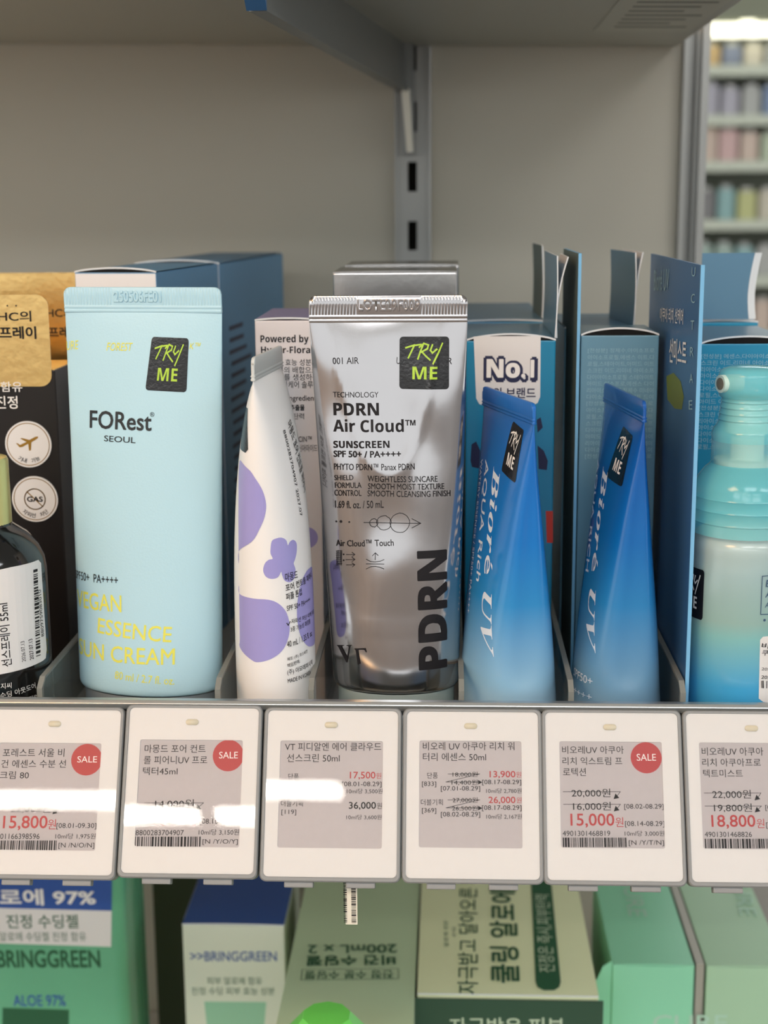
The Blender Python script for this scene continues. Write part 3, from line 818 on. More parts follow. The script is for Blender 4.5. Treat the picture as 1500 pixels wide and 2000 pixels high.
 ['t','다이아이소프로필 스테아이트',0.06,123.15,26.25,123.08,1.92,'faint'],
 ['t','다이소프로,스테아이트 드이',0.03,120.84,26.25,120.78,1.93,'faint'],
 ['t','로필,스테아이트,아미드 이트',0.01,118.52,26.25,118.47,1.93,'faint'],
 ['t','아미드 이소프로,에센스 다이',-0.01,116.2,26.26,116.15,1.93,'faint'],
 ['t','[전성분] 정제수,아이소프로',-0.03,113.88,26.26,113.83,1.94,'faint'],
 ['t','스크린 이드,리미네 아이소프',-0.06,111.55,26.26,111.51,1.94,'faint'],
 ['t','리아이소프로필 정제수 미네이',-0.08,109.22,26.26,109.18,1.94,'faint'],
 ['t','아이소프로필,에센스 이트,다',-0.1,106.88,26.27,106.85,1.95,'faint'],
 ['t','다이아이소프로필 스테아이트',-0.12,104.54,26.27,104.51,1.95,'faint'],
 ['t','다이소프로,스테아이트 드이',-0.14,102.19,26.27,102.17,1.96,'faint'],
 ['t','로필,스테아이트,아미드 이트',-0.17,99.84,26.28,99.83,1.96,'faint'],
],
'boxC_left':[
 ['t','Bioré UV',12.45,154.04,49.58,156.15,7.72,'faint'],
 ['t','아쿠아 리치 선케어',30.92,143.82,83.43,146.89,5.25,'white',0.5],
 ['t','선미스트',56.3,131.34,92.64,133.85,8.64,'white',1],
 ['p',[[50.23,125.72],[66.31,128.83],[82.3,127.7],[89.7,123.45],[86.47,118.7],[71.26,116.94],[54.43,117.94]],'leaf'],
 ['t','U',97.25,163.42,104.03,163.74,2.93,'faint'],
 ['t','C',98.03,154.96,104.81,155.4,2.95,'faint'],
 ['t','T',98.82,146.47,105.6,147.03,2.96,'faint'],
 ['t','R',99.61,137.93,106.39,138.62,2.97,'faint'],
 ['t','A',100.4,129.36,107.18,130.18,2.98,'faint'],
 ['t','E',101.19,120.75,107.98,121.7,3.0,'faint'],
],
'ahc':[
 ['t','AHC의',41.81,146.32,58.28,146.25,3.9,'ink',1],
 ['t','선스프레이',36.64,140.0,59.79,139.91,4.67,'ink',2],
 ['c',49.75,152.04,0.3,'ink'],
 ['c',52.96,152.02,0.3,'ink'],
 ['t','성분 함유',35.7,120.59,53.5,120.55,3.8,'white',0.5],
 ['t','수딩 진정',32.58,114.32,51.39,114.28,4.77,'white',1],
],
'circ':[
 ['t','기내 가능',-4.88,-6.14,3.41,-6.14,1.93,'ink',1],
],
'circ0':[
 ['at',-155.6,519.4,-85.03],
],
'circ1':[
 ['at',-154.32,519.4,-105.78],
],
'ahcbottle':[
 ['p',[[6.82,69.84],[14.48,70.43],[22.65,70.42],[26.6,70.44],[28.3,68.87],[28.69,38.25],[27.62,35.38],[25.62,35.08],[15.67,34.6],[4.78,34.06]],'label'],
 ['t','선스프레이 55ml',12.77,36.62,12.79,58.61,3.5,'ink',1],
 ['t','2026.07.13',17.75,37.15,17.65,44.35,1.44,'ink'],
 ['t','2027.07.13',21.09,37.06,20.96,44.38,1.68,'ink',0.8],
 ['t','8809759083010',27.34,43.5,26.93,60.13,1.82,'ink'],
 ['t','지씨',8.44,29.17,12.01,28.94,1.97,'white'],
 ['t','수딩 아웃도어 선',8.21,25.81,23.87,26.93,2.04,'white'],
 ['t','PA++++ / 지외',8.15,23.52,21.62,22.85,1.56,'white'],
],
'ahcbar':[
 ['p',[[22.23,37.44],[24.34,67.93]],'x'],
 ['p',[[24.9,37.09],[27.29,67.5]],'x'],
],
'spray':[
 ['p',[[-30.76,68.07],[-19.98,68.61],[-18.09,67.82],[-17.83,52.88],[-18.83,51.36],[-30.39,50.4]],'sticker'],
 ['l',[[10.98,69.0],[2.92,68.9],[2.97,56.14],[12.02,55.81]],0.25,'blueink'],
 ['t','EAU',4.21,65.25,11.32,64.5,2.38,'blueink'],
 ['t','ANTI',4.2,61.75,11.67,60.75,2.27,'blueink'],
 ['t','AQUA',4.21,57.99,11.87,57.0,2.24,'blueink'],
 ['c',4.43,54.09,0.44,'blueink'],
 ['p',[[4.17,48.52],[12.45,48.85],[14.58,24.0],[5.35,26.14],[3.73,27.43],[3.21,47.5]],'label'],
 ['t','비오레',3.74,44.63,12.85,43.5,1.91,'ink',1],
 ['t','쿠아',3.96,42.12,8.89,41.66,1.97,'ink',1],
 ['t','2026.07.13',4.15,37.11,13.53,35.84,0.95,'ink'],
 ['t','2027.07.13',4.17,34.24,13.91,32.89,1.14,'ink',0.8],
 ['l',[[4.41,33.4],[4.62,31.1]],0.25,'ink'],
 ['l',[[4.91,33.35],[5.12,31.07]],0.4,'ink'],
 ['l',[[6.31,33.14],[6.35,30.87]],0.3,'ink'],
],
'aloe':[
 ['p',[[15.34,193.77],[70.61,194.51],[69.4,174.07],[14.11,174.8]],'blueband'],
 ['p',[[14.11,174.8],[69.4,174.07],[68.28,155.72],[12.93,156.67]],'label'],
 ['t','알로에 97%',5.66,175.98,62.28,176.82,8.34,'white',2],
 ['t','진정 수딩젤',19.29,164.41,53.42,164.94,7.09,'green',1],
 ['t','알로에 수딩젤 진정 함유',15.45,157.77,56.73,158.43,4.75,'green'],
 ['t','BRINGGREEN',13.33,143.96,62.87,144.8,9.29,'green',2],
 ['t','ALOE 97%',19.95,124.0,45.14,124.47,5.92,'blueband',1],
 ['p',[[14.45,123.09],[46.52,122.61],[45.27,104.19],[12.95,103.55]],'green'],
],
'carton':[
 ['t','>>BRINGGREEN',3.4,134.24,46.03,134.95,5.21,'blueband',1],
 ['t','피부 알로에 함유',11.31,121.68,38.41,122.16,4.15,'green'],
 ['t','진정 수딩 피부 효능 성분',3.5,115.99,44.59,116.73,4.16,'green'],
 ['p',[[9.48,112.49],[40.19,112.77],[37.42,83.84],[11.3,83.32]],'leafpale'],
],
'twin':[
 ['t','200mL x 2',49.09,79.79,7.33,77.59,8.07,'green',1],
 ['t','비건 수딩젤',48.72,69.82,7.8,67.67,9.21,'green',2],
 ['t','진정 수분 수딩젤',48.28,56.08,8.42,53.99,7.1,'green',0.6],
 ['l',[[50.57,57.5],[6.65,55.28],[7.07,46.42],[50.87,48.62],[50.57,57.5]],0.3,'green'],
],
'cream':[
 ['t','쿨링 알로에 젤',45.8,8.66,48.7,122.54,13.46,'green',1.5],
 ['t','자극받고 달아오른 피부',26.88,-0.85,28.98,127.98,9.24,'green',0.3],
 ['p',[[56.74,122.76],[66.92,123.05],[63.93,10.5],[62.92,6.17],[60.47,3.55],[55.94,3.41],[53.38,5.88],[52.73,10.16]],'green'],
 ['t','진정은 즉시,피부탄력',62.45,18.33,64.86,93.32,7.86,'palegreen',0.3],
 ['t','알로에 성분',13.81,40.28,13.57,65.39,2.16,'green'],
 ['t','수딩',17.46,49.05,17.27,58.93,1.95,'green'],
],
'tray':[
 ['t','자극받은 피부',17.14,136.23,67.67,137.22,8.75,'palegreen',1],
],
'mint':[
 ['t','CURE',13.83,88.4,12.75,45.01,8.99,'palemint',0.5],
],
'mintfront':[
 ['t','CURE',19.23,121.18,53.27,121.84,7.85,'palemint',1],
],
'sage':[
 ['t','CURE',27.89,94.04,24.21,48.1,8.45,'palemint',0.3],
],
}

# ------------------------------------------------------------------ palette
defmat('wall_paint', (200, 194, 178), rough=.55, vary=.05, vscale=9)
defmat('post_metal', (168, 168, 164), rough=.38, metal=.35, vary=.04)
defmat('slot_dark', (34, 30, 22), rough=.8)
defmat('shelf_steel', (176, 174, 162), rough=.42, metal=.2, vary=.06, vscale=14)
defmat('bracket_steel', (126, 128, 126), rough=.34, metal=.55, vary=.08, vscale=30)
defmat('bracket_tab', (236, 230, 214), rough=.4)
defmat('rail_metal', (190, 194, 194), rough=.28, metal=.8, vary=.1, vscale=260)
defmat('shelf_white', (206, 204, 198), rough=.45, vary=.04)
defmat('divider_clear', (150, 160, 156), rough=.08, alpha=.3, spec=.6)
defmat('divider_edge', (138, 140, 134), rough=.3, alpha=.85)
defmat('tag_grey', (136, 138, 138), rough=.45, vary=.05, vscale=200)
defmat('tag_white', (220, 219, 217), rough=.5, spec=.3, vary=.03, vscale=300)
M['clear_film'] = cover_mat('clear_film', .012)
defmat('screen', (192, 187, 188), rough=.5, spec=.3, vary=.06, vscale=420)
defmat('led', (222, 214, 190), rough=.15, trans=.2)
defmat('ink', (26, 24, 27), rough=.5, spec=.25)
defmat('dark', (28, 34, 38), rough=.45)
defmat('red', (176, 50, 48), rough=.4)
defmat('white', (238, 236, 232), rough=.45)
defmat('pale', (214, 226, 238), rough=.4)
defmat('faint', (150, 190, 205), rough=.5)
defmat('yellow', (226, 224, 92), rough=.45)
defmat('label', (226, 224, 222), rough=.4, vary=.03)
defmat('navy', (30, 34, 70), rough=.45)
defmat('redpatch', (200, 60, 50), rough=.45)
defmat('leaf', (112, 128, 30), rough=.5)
defmat('leafpale', (150, 200, 170), rough=.5)
defmat('green', (36, 92, 62), rough=.5)
defmat('palegreen', (196, 214, 186), rough=.5)
defmat('palemint', (178, 214, 192), rough=.5)
defmat('blueband', (44, 84, 158), rough=.45)
defmat('blueink', (50, 80, 110), rough=.5)
defmat('purple', (160, 154, 212), rough=.32, vary=.03)
defmat('sticker', (22, 22, 24), rough=.22, bump=.12, bscale=900)
defmat('lime', (172, 208, 62), rough=.4)
defmat('tube_sky', (178, 216, 230), rough=.33, vary=.02, bump=.05, bscale=1400)
defmat('cap_grey', (112, 120, 124), rough=.4)
defmat('tube_silver', (184, 181, 182), rough=.13, metal=1.0, vary=.03, vscale=120, bump=.03, bscale=90)
defmat('cap_frost', (150, 166, 164), rough=.35, trans=.2)
defmat('tube_white', (238, 236, 234), rough=.3, vary=.02)
defmat('crimp_clear', (206, 210, 208), rough=.25)
defmat('tube_aqua', (0, 110, 190), rough=.24, coat=.3, ramp=(.012, .118, [(0.0, (176, 198, 212)), (.16, (140, 184, 212)), (.42, (44, 136, 198)), (.62, (14, 116, 196)), (1.0, (24, 104, 190))]))
defmat('tube_aqua_deep', (0, 100, 180), rough=.26, coat=.3, ramp=(.012, .118, [(0.0, (132, 162, 182)), (.18, (104, 150, 184)), (.42, (40, 126, 186)), (.62, (14, 104, 180)), (1.0, (20, 84, 168))]))
defmat('seal_aqua', (32, 108, 190), rough=.3, coat=.3)
defmat('seal_deep', (22, 88, 168), rough=.3, coat=.3)
defmat('cap_white', (210, 214, 214), rough=.35)
defmat('gold_foil', (244, 210, 140), rough=.28, metal=1.0, bump=.12, bscale=260, vary=.08, vscale=120)
defmat('carton_black', (20, 15, 14), rough=.4)
defmat('gold_ink', (176, 136, 60), rough=.3, metal=.7)
defmat('glass_black', (14, 15, 17), rough=.12, coat=.6, vary=.2, vscale=90)
defmat('cap_gold', (212, 204, 138), rough=.28, metal=.55)
defmat('carton_sky', (96, 146, 184), rough=.42)
defmat('carton_paper', (228, 226, 226), rough=.5)
defmat('carton_edge', (222, 226, 228), rough=.6)
defmat('carton_white', (222, 218, 220), rough=.45)
defmat('carton_lilac', (140, 136, 178), rough=.4)
defmat('carton_silver', (178, 176, 174), rough=.24, metal=1.0, bump=.06, bscale=160)
defmat('carton_teal', (24, 128, 168), rough=.3, coat=.2)
defmat('carton_steelblue', (100, 146, 170), rough=.3, coat=.2)
defmat('carton_cyan', (30, 140, 178), rough=.3, coat=.2)
defmat('carton_inside', (92, 108, 104), rough=.5)
defmat('carton_navy', (58, 102, 148), rough=.35)
defmat('flap_blue', (88, 130, 158), rough=.32)
defmat('edge_blue', (120, 182, 222), rough=.4)
defmat('gap_shade', (8, 9, 10), rough=.9)
defmat('aqua_plastic', (128, 218, 224), rough=.12, alpha=.55, spec=.6)
defmat('aqua_clear', (150, 220, 224), rough=.08, alpha=.42, spec=.6)
defmat('nozzle_dark', (120, 116, 100), rough=.6)
defmat('pump_white', (206, 232, 222), rough=.35)
defmat('bottle_mist', (180, 200, 196), rough=.22, coat=.4, ramp=(0.0, .085, [(0.0, (40, 146, 214)), (.36, (66, 160, 208)), (.56, (126, 184, 184)), (.62, (142, 176, 170)), (.8, (152, 180, 182)), (1.0, (186, 204, 202))]))
defmat('aloe_green', (112, 190, 150), rough=.2, coat=.4, alpha=.96, vary=.2, vscale=24)
defmat('carton_blue', (44, 84, 160), rough=.4)
defmat('carton_pale', (216, 222, 206), rough=.5)
defmat('carton_sage', (198, 220, 184), rough=.45, vary=.03)
defmat('carton_cream', (242, 248, 204), rough=.45, vary=.03)
defmat('carton_forest', (54, 84, 66), rough=.4)
defmat('carton_olive', (58, 66, 44), rough=.5)
defmat('carton_mint', (146, 218, 180), rough=.42)
defmat('carton_dull', (170, 206, 172), rough=.45)
defmat('cap_lime', (110, 214, 92), rough=.3)
defmat('notice_paper', (186, 184, 170), rough=.5)
defmat('notice_ink', (120, 118, 108), rough=.6)
defmat('paper', (226, 222, 206), rough=.6)
defmat('floor_tile', (150, 146, 138), rough=.4, vary=.1, vscale=3)
defmat('ceiling_paint', (214, 212, 206), rough=.7)
defmat('lamp_body', (220, 220, 216), rough=.5)
defmat('lamp_cool', (255, 250, 238), emit=LAMP_STRIP)
defmat('lamp_warm', (255, 196, 132), emit=LAMP_PANEL * 2.2)
defmat('lamp_neutral', (250, 252, 255), emit=LAMP_PANEL)
defmat('lamp_far', (255, 252, 226), emit=2.2)
defmat('far_canopy', (150, 154, 132), rough=.6, vary=.3, vscale=6)
defmat('reflection_board', (226, 222, 222), rough=.6, vary=.35, vscale=4)
defmat('far_frame', (206, 212, 196), rough=.6)
defmat('far_back', (140, 144, 132), rough=.7)

# ------------------------------------------------------------------ the shop: floor, ceiling, walls, lamps
structure(Geo().box(-6000, 6000, -5000, 9000, -1370, -1350).obj('floor', 'floor_tile', loc=(0, 0, 0)))
structure(Geo().box(-6000, 6000, -5000, 9000, 1260, 1290).obj('ceiling', 'ceiling_paint', loc=(0, 0, 0)))

def strip_lamp(x0, x1, y, w, label):
    t = thing('strip_lamp', ((x0 + x1) / 2, y, 1260), label, 'ceiling lamp', 'linear lamps on the shop ceiling')
    h = (x1 - x0) / 2
    Geo().box(-h - 6, h + 6, -w / 2 - 5, w / 2 + 5, -26, 0).obj('housing', 'lamp_body', t)
    Geo().box(-h, h, -w / 2, w / 2, -30, -26).obj('diffuser', 'lamp_cool', t)
def panel_lamp(x, y, w, d, key, label):
    t = thing('panel_lamp', (x, y, 1260), label, 'ceiling lamp', 'square panel lamps on the shop ceiling')
    Geo().box(-w / 2 - 14, w / 2 + 14, -d / 2 - 14, d / 2 + 14, -12, 0).obj('frame', 'lamp_body', t)
    Geo().box(-w / 2, w / 2, -d / 2, d / 2, -16, -12).obj('diffuser', key, t)
strip_lamp(-1900, -568, -2060, 60, 'long white linear ceiling lamp behind the camera, farther left')
strip_lamp(-524, -244, -2060, 60, 'short white linear ceiling lamp behind the camera')
panel_lamp(-1250, -1000, 800, 600, 'lamp_warm', 'warm square ceiling panel behind the camera on the left')
panel_lamp(150, -1300, 900, 600, 'lamp_neutral', 'neutral square ceiling panel directly behind the camera')
panel_lamp(1400, -1300, 900, 600, 'lamp_neutral', 'neutral square ceiling panel behind the camera on the right')
for x_, w_ in ((-2000, 'left'), (-500, 'middle'), (1000, 'right')):  # unseen row added to throw more light on the lower shelf
    panel_lamp(x_, -3150, 1200, 600, 'lamp_neutral', 'added neutral ceiling panel in the row far behind the camera, ' + w_)
panel_lamp(1300, 4300, 1200, 600, 'lamp_neutral', 'added neutral ceiling panel over the far aisle')  # unseen panel added to brighten the far aisle

WALL_Y = 814.0
structure(Geo().box(-900, -29.6, WALL_Y, WALL_Y + 16, -1350, 620).obj('wall_back', 'wall_paint', loc=(0, 0, 0)))
structure(Geo().box(-9.4, 126, WALL_Y, WALL_Y + 16, -1350, 620).obj('wall_back', 'wall_paint', loc=(0, 0, 0)))

structure(Geo().box(-2600, 2600, -1500, -1460, -1350, -60).obj('reflection_partition', 'reflection_board', loc=(0, 0, 0)))  # unseen low partition added for the silver tube to mirror
# slotted upright between the two back panels: real slots
def slotted_post():
    g = Geo()
    x0, x1, a, b = -29.4, -9.6, -22.3, -17.2
    y0, y1 = WALL_Y - 3, WALL_Y
    g.box(x0, a, y0, y1, -1350, 620)
    g.box(b, x1, y0, y1, -1350, 620)
    z = 16.4 - 32.0 * 19
    prev = -1350
    while z < 600:
        g.box(a, b, y0, y1, prev, z - 8)
        prev = z + 8
        z += 32.0
    g.box(a, b, y0, y1, prev, 620)
    for xx in (x0, x1 - 1.4):
        g.box(xx, xx + 1.4, y0 - 2.2, y0, -1350, 620)
    o = structure(g.obj('trim_1', 'post_metal', loc=(0, 0, 0)))
    Geo().box(x0, x1, WALL_Y + 10, WALL_Y + 14, -1350, 620).obj('channel_back', 'slot_dark', o)
slotted_post()
# frame post that ends the bay on the right
g = Geo()
g.box(126, 128.5, 806, 830, -1350, 620)
g.box(128.5, 132.6, 812, 830, -1350, 620)
g.box(132.6, 134.6, 806, 830, -1350, 620)
g.box(134.6, 138.6, 800, 830, -1350, 620)
structure(g.obj('trim_2', 'post_metal', loc=(0, 0, 0)))

# ------------------------------------------------------------------ shelves
def shelf_board(name, z_top, y0, y1, x0, x1, thick, key, label):
    t = thing(name, ((x0 + x1) / 2, y0, z_top), label, 'shelf')
    w = (x1 - x0) / 2
    Geo().box(-w, w, 0, y1 - y0, -thick, 0).obj('board', key, t, bevel=.8)
    return t
sb = shelf_board('shelf_board', FLOOR, 447, 812, -420, 123, 16, 'shelf_white', 'pale steel shelf carrying the row of tester tubes')
lo = shelf_board('shelf_board', LFLOOR, 470, 812, -420, 123, 16, 'shelf_white', 'pale steel shelf carrying the green aloe cartons')
up = shelf_board('shelf_board', 103.5, 500, 810, -420, 122.5, 16, 'shelf_steel', 'grey steel shelf overhead, seen from below')
up.rotation_euler = (0, math.radians(0.95), 0)
g = Geo()
g.box(-273, 273, 0, 1.2, -24, -16)
g.obj('front_lip', 'shelf_steel', up)
lab = Geo().box(220, 266, 120, 240, -16.4, -16.05).obj('paper_label', 'notice_paper', up)
lab['label'] = 'faded printed notice under the shelf'
gl = Geo()
for k in range(7):
    gl.box(228, 262 - 5 * (k % 3), 134 + 14 * k, 138 + 14 * k, -16.5, -16.4)
gl.obj('lettering', 'notice_ink', lab)
# bracket under the upper shelf: from the upright, splayed a little towards its front end
br = thing('shelf_bracket', (-22, 800, 62), 'grey steel bracket holding the overhead shelf on the slotted upright', 'bracket')
p0, p1 = Vector((-1.5, 6, 0)), Vector((-41.5, -300, 3.5))
d2 = Vector((p1.x - p0.x, p1.y - p0.y, 0)).normalized()
n2 = Vector((d2.y, -d2.x, 0))
def plate(g, pts, th):
    V = [q + n2 * s for s in (-th / 2, th / 2) for q in pts]
    n = len(pts)
    g.add(V, [tuple(range(n))[::-1], tuple(range(n, 2 * n))] + [(i, (i + 1) % n, n + (i + 1) % n, n + i) for i in range(n)])
g = Geo()
plate(g, [p0, p1, p1 + Vector((0, -6, 3)), p1 + Vector((0, -6, 22)), p0 + Vector((0, 0, 34))], 2.4)
g.obj('web', 'bracket_steel', br)
g = Geo()
plate(g, [p0 + Vector((0, 0, -1.2)), p1 + Vector((0, 0, -1.2)), p1, p0], 6.0)
g.obj('bottom_flange', 'bracket_steel', br)
g = Geo()
plate(g, [p1 + Vector((0, -3, -1.4)), p1 + Vector((0, -11, 4)), p1 + Vector((0, -11, 24)), p1 + Vector((0, -3, 24))], 7.0)
g.obj('end_cap', 'carton_navy', br)
g = Geo()
g.prism([(-3.2, 0), (1.2, 0), (3.2, -33), (-0.4, -33)], 'y', -3, -1)
g.obj('hook_tab', 'bracket_tab', br, bevel=.5)
Geo().box(-2.5, 3.5, -1, 9, -34, 30).obj('hook_plate', 'bracket_steel', br)

# ------------------------------------------------------------------ front rail and price tags
g = Geo()
g.prism([(443.6, -156.9), (441.6, -156.9), (440.7, -157.9), (441.6, -160.0), (446.6, -163.0), (425.6, -208.6), (427.6, -209.6), (449.4, -162.0), (445.2, -157.4)], 'x', -420, 123)
rail = g.obj('price_rail', 'rail_metal', loc=(0, 0, 0), bevel=.25)
tag(rail, 'brushed metal rail along the shelf edge behind the price tags', 'rail')

TILT = math.radians(26.6)
TAGX = [-127.4, -82.2, -37.0, 8.0, 52.5, 97.4]
TAGZ = [-0.4, 0.6, 0, 0, 0, 0]
TAGT = [0.0, -0.32, 0.28, 0.55, 0.5, 0.2]
TAGL = ['leftmost white price tag with a round red sale mark and 15,800 in red', 'white price tag with a round red sale mark and the old price 14,000',
        'white price tag listing 17,500 in red and 36,000 in black', 'white price tag listing 13,900 and 26,000 in red',
        'white price tag with a round red sale mark and 15,000 in red', 'rightmost white price tag with 18,800 in red, cut by the picture edge']
def price_tag(i):
    t = thing('price_tag', (TAGX[i], 440, -158.4 + TAGZ[i]), TAGL[i], 'price tag', 'electronic price tags along the rail')
    t.rotation_euler = (-TILT + math.radians(TAGT[i]), 0, 0)
    w = 22.3
    # grey case with a raised rim round the white front
    outer = rounded_rect(-w, w, -54.8, 0, 2.2)
    inner = rounded_rect(-w + 1.15, w - 1.15, -53.4, -.95, 1.7)
    n = len(outer)
    V = [(x, 6.0, z) for x, z in outer] + [(x, .5, z) for x, z in outer]
    rim = rounded_rect(-w + .35, w - .35, -54.4, -.35, 2.0)
    V += [(x, 0, z) for x, z in rim] + [(x, 0, z) for x, z in inner] + [(x, .9, z) for x, z in inner]
    F = [tuple(range(n))]
    for k in range(4):
        F += [(k * n + j, k * n + (j + 1) % n, (k + 1) * n + (j + 1) % n, (k + 1) * n + j) for j in range(n)]
    F.append(tuple(range(4 * n, 5 * n)))
    case = mesh_obj('case', V, F, 'tag_grey', t)
    fix_normals(case)
    items = PRINT['tag%d' % i]
    sq = [it for it in items if it[0] == 'p' and it[2] == 'screen'][0][1]
    # white front with a real window for the screen
    xs0, xs1 = (sq[0][0] + sq[3][0]) / 2, (sq[1][0] + sq[2][0]) / 2
    zt, zb = (sq[0][1] + sq[1][1]) / 2, (sq[2][1] + sq[3][1]) / 2
    ring_o = rounded_rect(-w + 1.2, w - 1.2, -53.3, -1.0, 1.6)
    ring_i = rounded_rect(xs0, xs1, zb, zt, .6)
    V = [(x, .30, z) for x, z in ring_o] + [(x, .30, z) for x, z in ring_i] + [(x, .62, z) for x, z in ring_i]
    F = [(j, (j + 1) % n, n + (j + 1) % n, n + j) for j in range(n)] + [(n + j, n + (j + 1) % n, 2 * n + (j + 1) % n, 2 * n + j) for j in range(n)]
    fr = mesh_obj('front_panel', V, F, 'tag_white', t)
    sc = mesh_obj('screen', [(xs0 - .2, .6, zb - .2), (xs1 + .2, .6, zb - .2), (xs1 + .2, .6, zt + .2), (xs0 - .2, .6, zt + .2)], [(0, 1, 2, 3)], 'screen', t)
    put_print(items, lambda x, y, off: (x, .6 - off * .5, y), sc, base=.02, skip=('screen', 'led'))
    cov = rounded_rect(-w + 1.25, w - 1.25, -53.25, -1.05, 1.6)
    mesh_obj('clear_cover', [(x, .12, z) for x, z in cov], [tuple(range(len(cov)))], 'clear_film', t)
    L = rounded_rect(-2.1, 2.1, -.95, .95, .94, 6)
    m = len(L)
    V = [(x - .5, .10, z - 5.6) for x, z in L] + [(x * .9 - .5, -.25, z * .8 - 5.6) for x, z in L]
    mesh_obj('indicator_light', V, [(j, (j + 1) % m, m + (j + 1) % m, m + j) for j in range(m)] + [tuple(range(m, 2 * m))], 'led', t, smooth=True)
    for cx in (-9.9, 9.7):
        Geo().box(cx - 4.6, cx + 4.6, 1.5, 5.5, -56.6, -54.6).obj('clip', 'tag_grey', t, bevel=.4)
for i in range(6):
    price_tag(i)

# ------------------------------------------------------------------ dividers between the facings
DIV = [(-136.3, 'clear divider between the black carton and the pale blue tube'), (-76.4, 'clear divider between the pale blue tube and the lilac tube'),
       (-45.2, 'clear divider between the lilac tube and the silver tube'), (4.6, 'clear divider between the silver tube and the nearer blue tube'),
       (40.7, 'clear divider between the two blue tubes'), (77.2, 'clear divider between the second blue tube and the mist bottle')]
for x, lab in DIV:
    t = thing('shelf_divider', (x, 451, FLOOR), lab, 'divider', 'clear plastic dividers on the tester shelf')
    g = Geo()
    g.prism([(2, 0), (348, 0), (348, 31.5), (4, 31.5), (2, 30)], 'x', -.8, .8)
    g.obj('plate', 'divider_clear', t)
    g = Geo()
    g.prism([(0, 0), (2, 0), (2, 29.4), (5, 31.5), (348, 31.5), (348, 32.4), (4.4, 32.4), (0, 29.6)], 'x', -.9, .9)
    g.obj('edge_bead', 'divider_edge', t)

# ------------------------------------------------------------------ squeeze tubes
def tube_fn(name):
    return lambda s, h, off: tube_pt(name, s, h, off)

def make_tube(name, root_name, label, body_mat, seal_mat, cap_mat, ribs=True, lot=None, cat='tube'):
    T = TUBES[name]
    t = thing(root_name, (T['loc'][0], T['loc'][1], FLOOR), label, cat, 'tester tubes on the shelf', rz=T['rz'])
    N = 49
    V, F = [], []
    hs = [T['hc'] + k for k in (0, .5, 1, 1.6, 2.3, 3.2)] + list(np.linspace(T['hc'] + 5, T['H'], 46))
    hs = [T['hc']] + hs[1:]
    for h in hs:
        arc, x, y = tube_sec(T, h, N)
        for a, b in zip(x[:-1], y[:-1]):
            V.append((a, b, h))
    n = 2 * N - 2
    for j in range(len(hs) - 1):
        F += [(j * n + i, j * n + (i + 1) % n, (j + 1) * n + (i + 1) % n, (j + 1) * n + i) for i in range(n)]
    F.append(tuple(range(n))[::-1])
    body = mesh_obj('body', V, F, body_mat, t, smooth=True)
    # crimped seal: fine upright ribs, two beads under them
    cz, sz = math.cos(T['rz']), math.sin(T['rz'])
    lx = T['lx'] * cz + T['ly'] * sz
    ly = -T['lx'] * sz + T['ly'] * cz
    a1, H, cr = T['a1'], T['H'], T['cr']
    cols = int(2 * a1 / .26)
    rows = [(0.0, .5, 0), (.06, .85, 0), (.12, .5, 0), (.16, .5, 0), (.2, .9, 0), (.26, .5, 0), (.3, .5, .0), (.33, .52, 1), (.65, .52, 1), (.97, .52, 1), (1.0, .35, 0)]
    rc = 2.6
    V, F = [], []
    for fz, th, rb in rows:
        for side in (-1, 1):
            rng = range(cols + 1) if side < 0 else range(cols, -1, -1)
            for c in rng:
                x = -a1 + 2 * a1 * c / cols
                edge = min(x + a1, a1 - x)
                drop = 0.0 if edge > rc else rc - math.sqrt(max(0.0, rc * rc - (rc - edge) ** 2))
                z = min(H + cr * fz, H + cr - drop * .9)
                flat = lot and abs(x - lot[1]) < lot[2] / 2
                y = side * (th + (.16 * math.sin(2 * math.pi * x / 1.05) if rb and ribs and not flat else 0.0))
                V.append((x + lx, y + ly, z))
    n = 2 * (cols + 1)
    for j in range(len(rows) - 1):
        F += [(j * n + i, j * n + (i + 1) % n, (j + 1) * n + (i + 1) % n, (j + 1) * n + i) for i in range(n)]
    k = (len(rows) - 1) * n
    F += [(k + i, k + i + 1, k + n - 2 - i, k + n - 1 - i) for i in range(cols)]
    seal = mesh_obj('crimped_seal', V, F, seal_mat, t, smooth=True)
    if lot:
        txt, xc, w = lot
        V3, F3 = raised(txt)
        mesh_obj('embossed_code', [(xc + (a - .5) * (w - 1) + lx, ly - .5 - .42 * dz, H + cr * (.40 + .48 * c)) for a, c, dz in V3], F3, seal_mat, seal, smooth=True)
    # cap standing on the shelf
    prof_a = lambda k: tube_sec(T, T['hc'] + 3)[1].max() * k
    A, B = T['a0'] * .93, T['b0'] * .93
    V, F = [], []
    prof = [(0.0, .97), (.6, 1.0), (T['hc'] - .8, 1.0), (T['hc'], .985)]
    m = 64
    for z, k in prof:
        for i in range(m):
            a = 2 * math.pi * i / m
            V.append((A * k * math.sin(a), -B * k * math.cos(a), z))
    for j in range(len(prof) - 1):
        F += [(j * m + i, j * m + (i + 1) % m, (j + 1) * m + (i + 1) % m, (j + 1) * m + i) for i in range(m)]
    F.append(tuple(range(m))[::-1])
    cap = mesh_obj('cap', V, F, cap_mat, t)
    auto_smooth(cap, 40)
    return t, body

def stick(items):
    return [it[1] for it in items if it[0] == 'p' and it[2] == 'sticker'][0]

t, body = make_tube('forest', 'sunscreen_tube', 'pale blue tube with yellow lettering standing on its cap', 'tube_sky', 'tube_sky', 'cap_grey', lot=('250506FE01', -1.5, 18))
put_print(PRINT['forest'], tube_fn('forest'), t, step=2.2, skip=('sticker',))
tester_sticker(stick(PRINT['forest']), tube_fn('forest'), t, 'lime', 2.2)
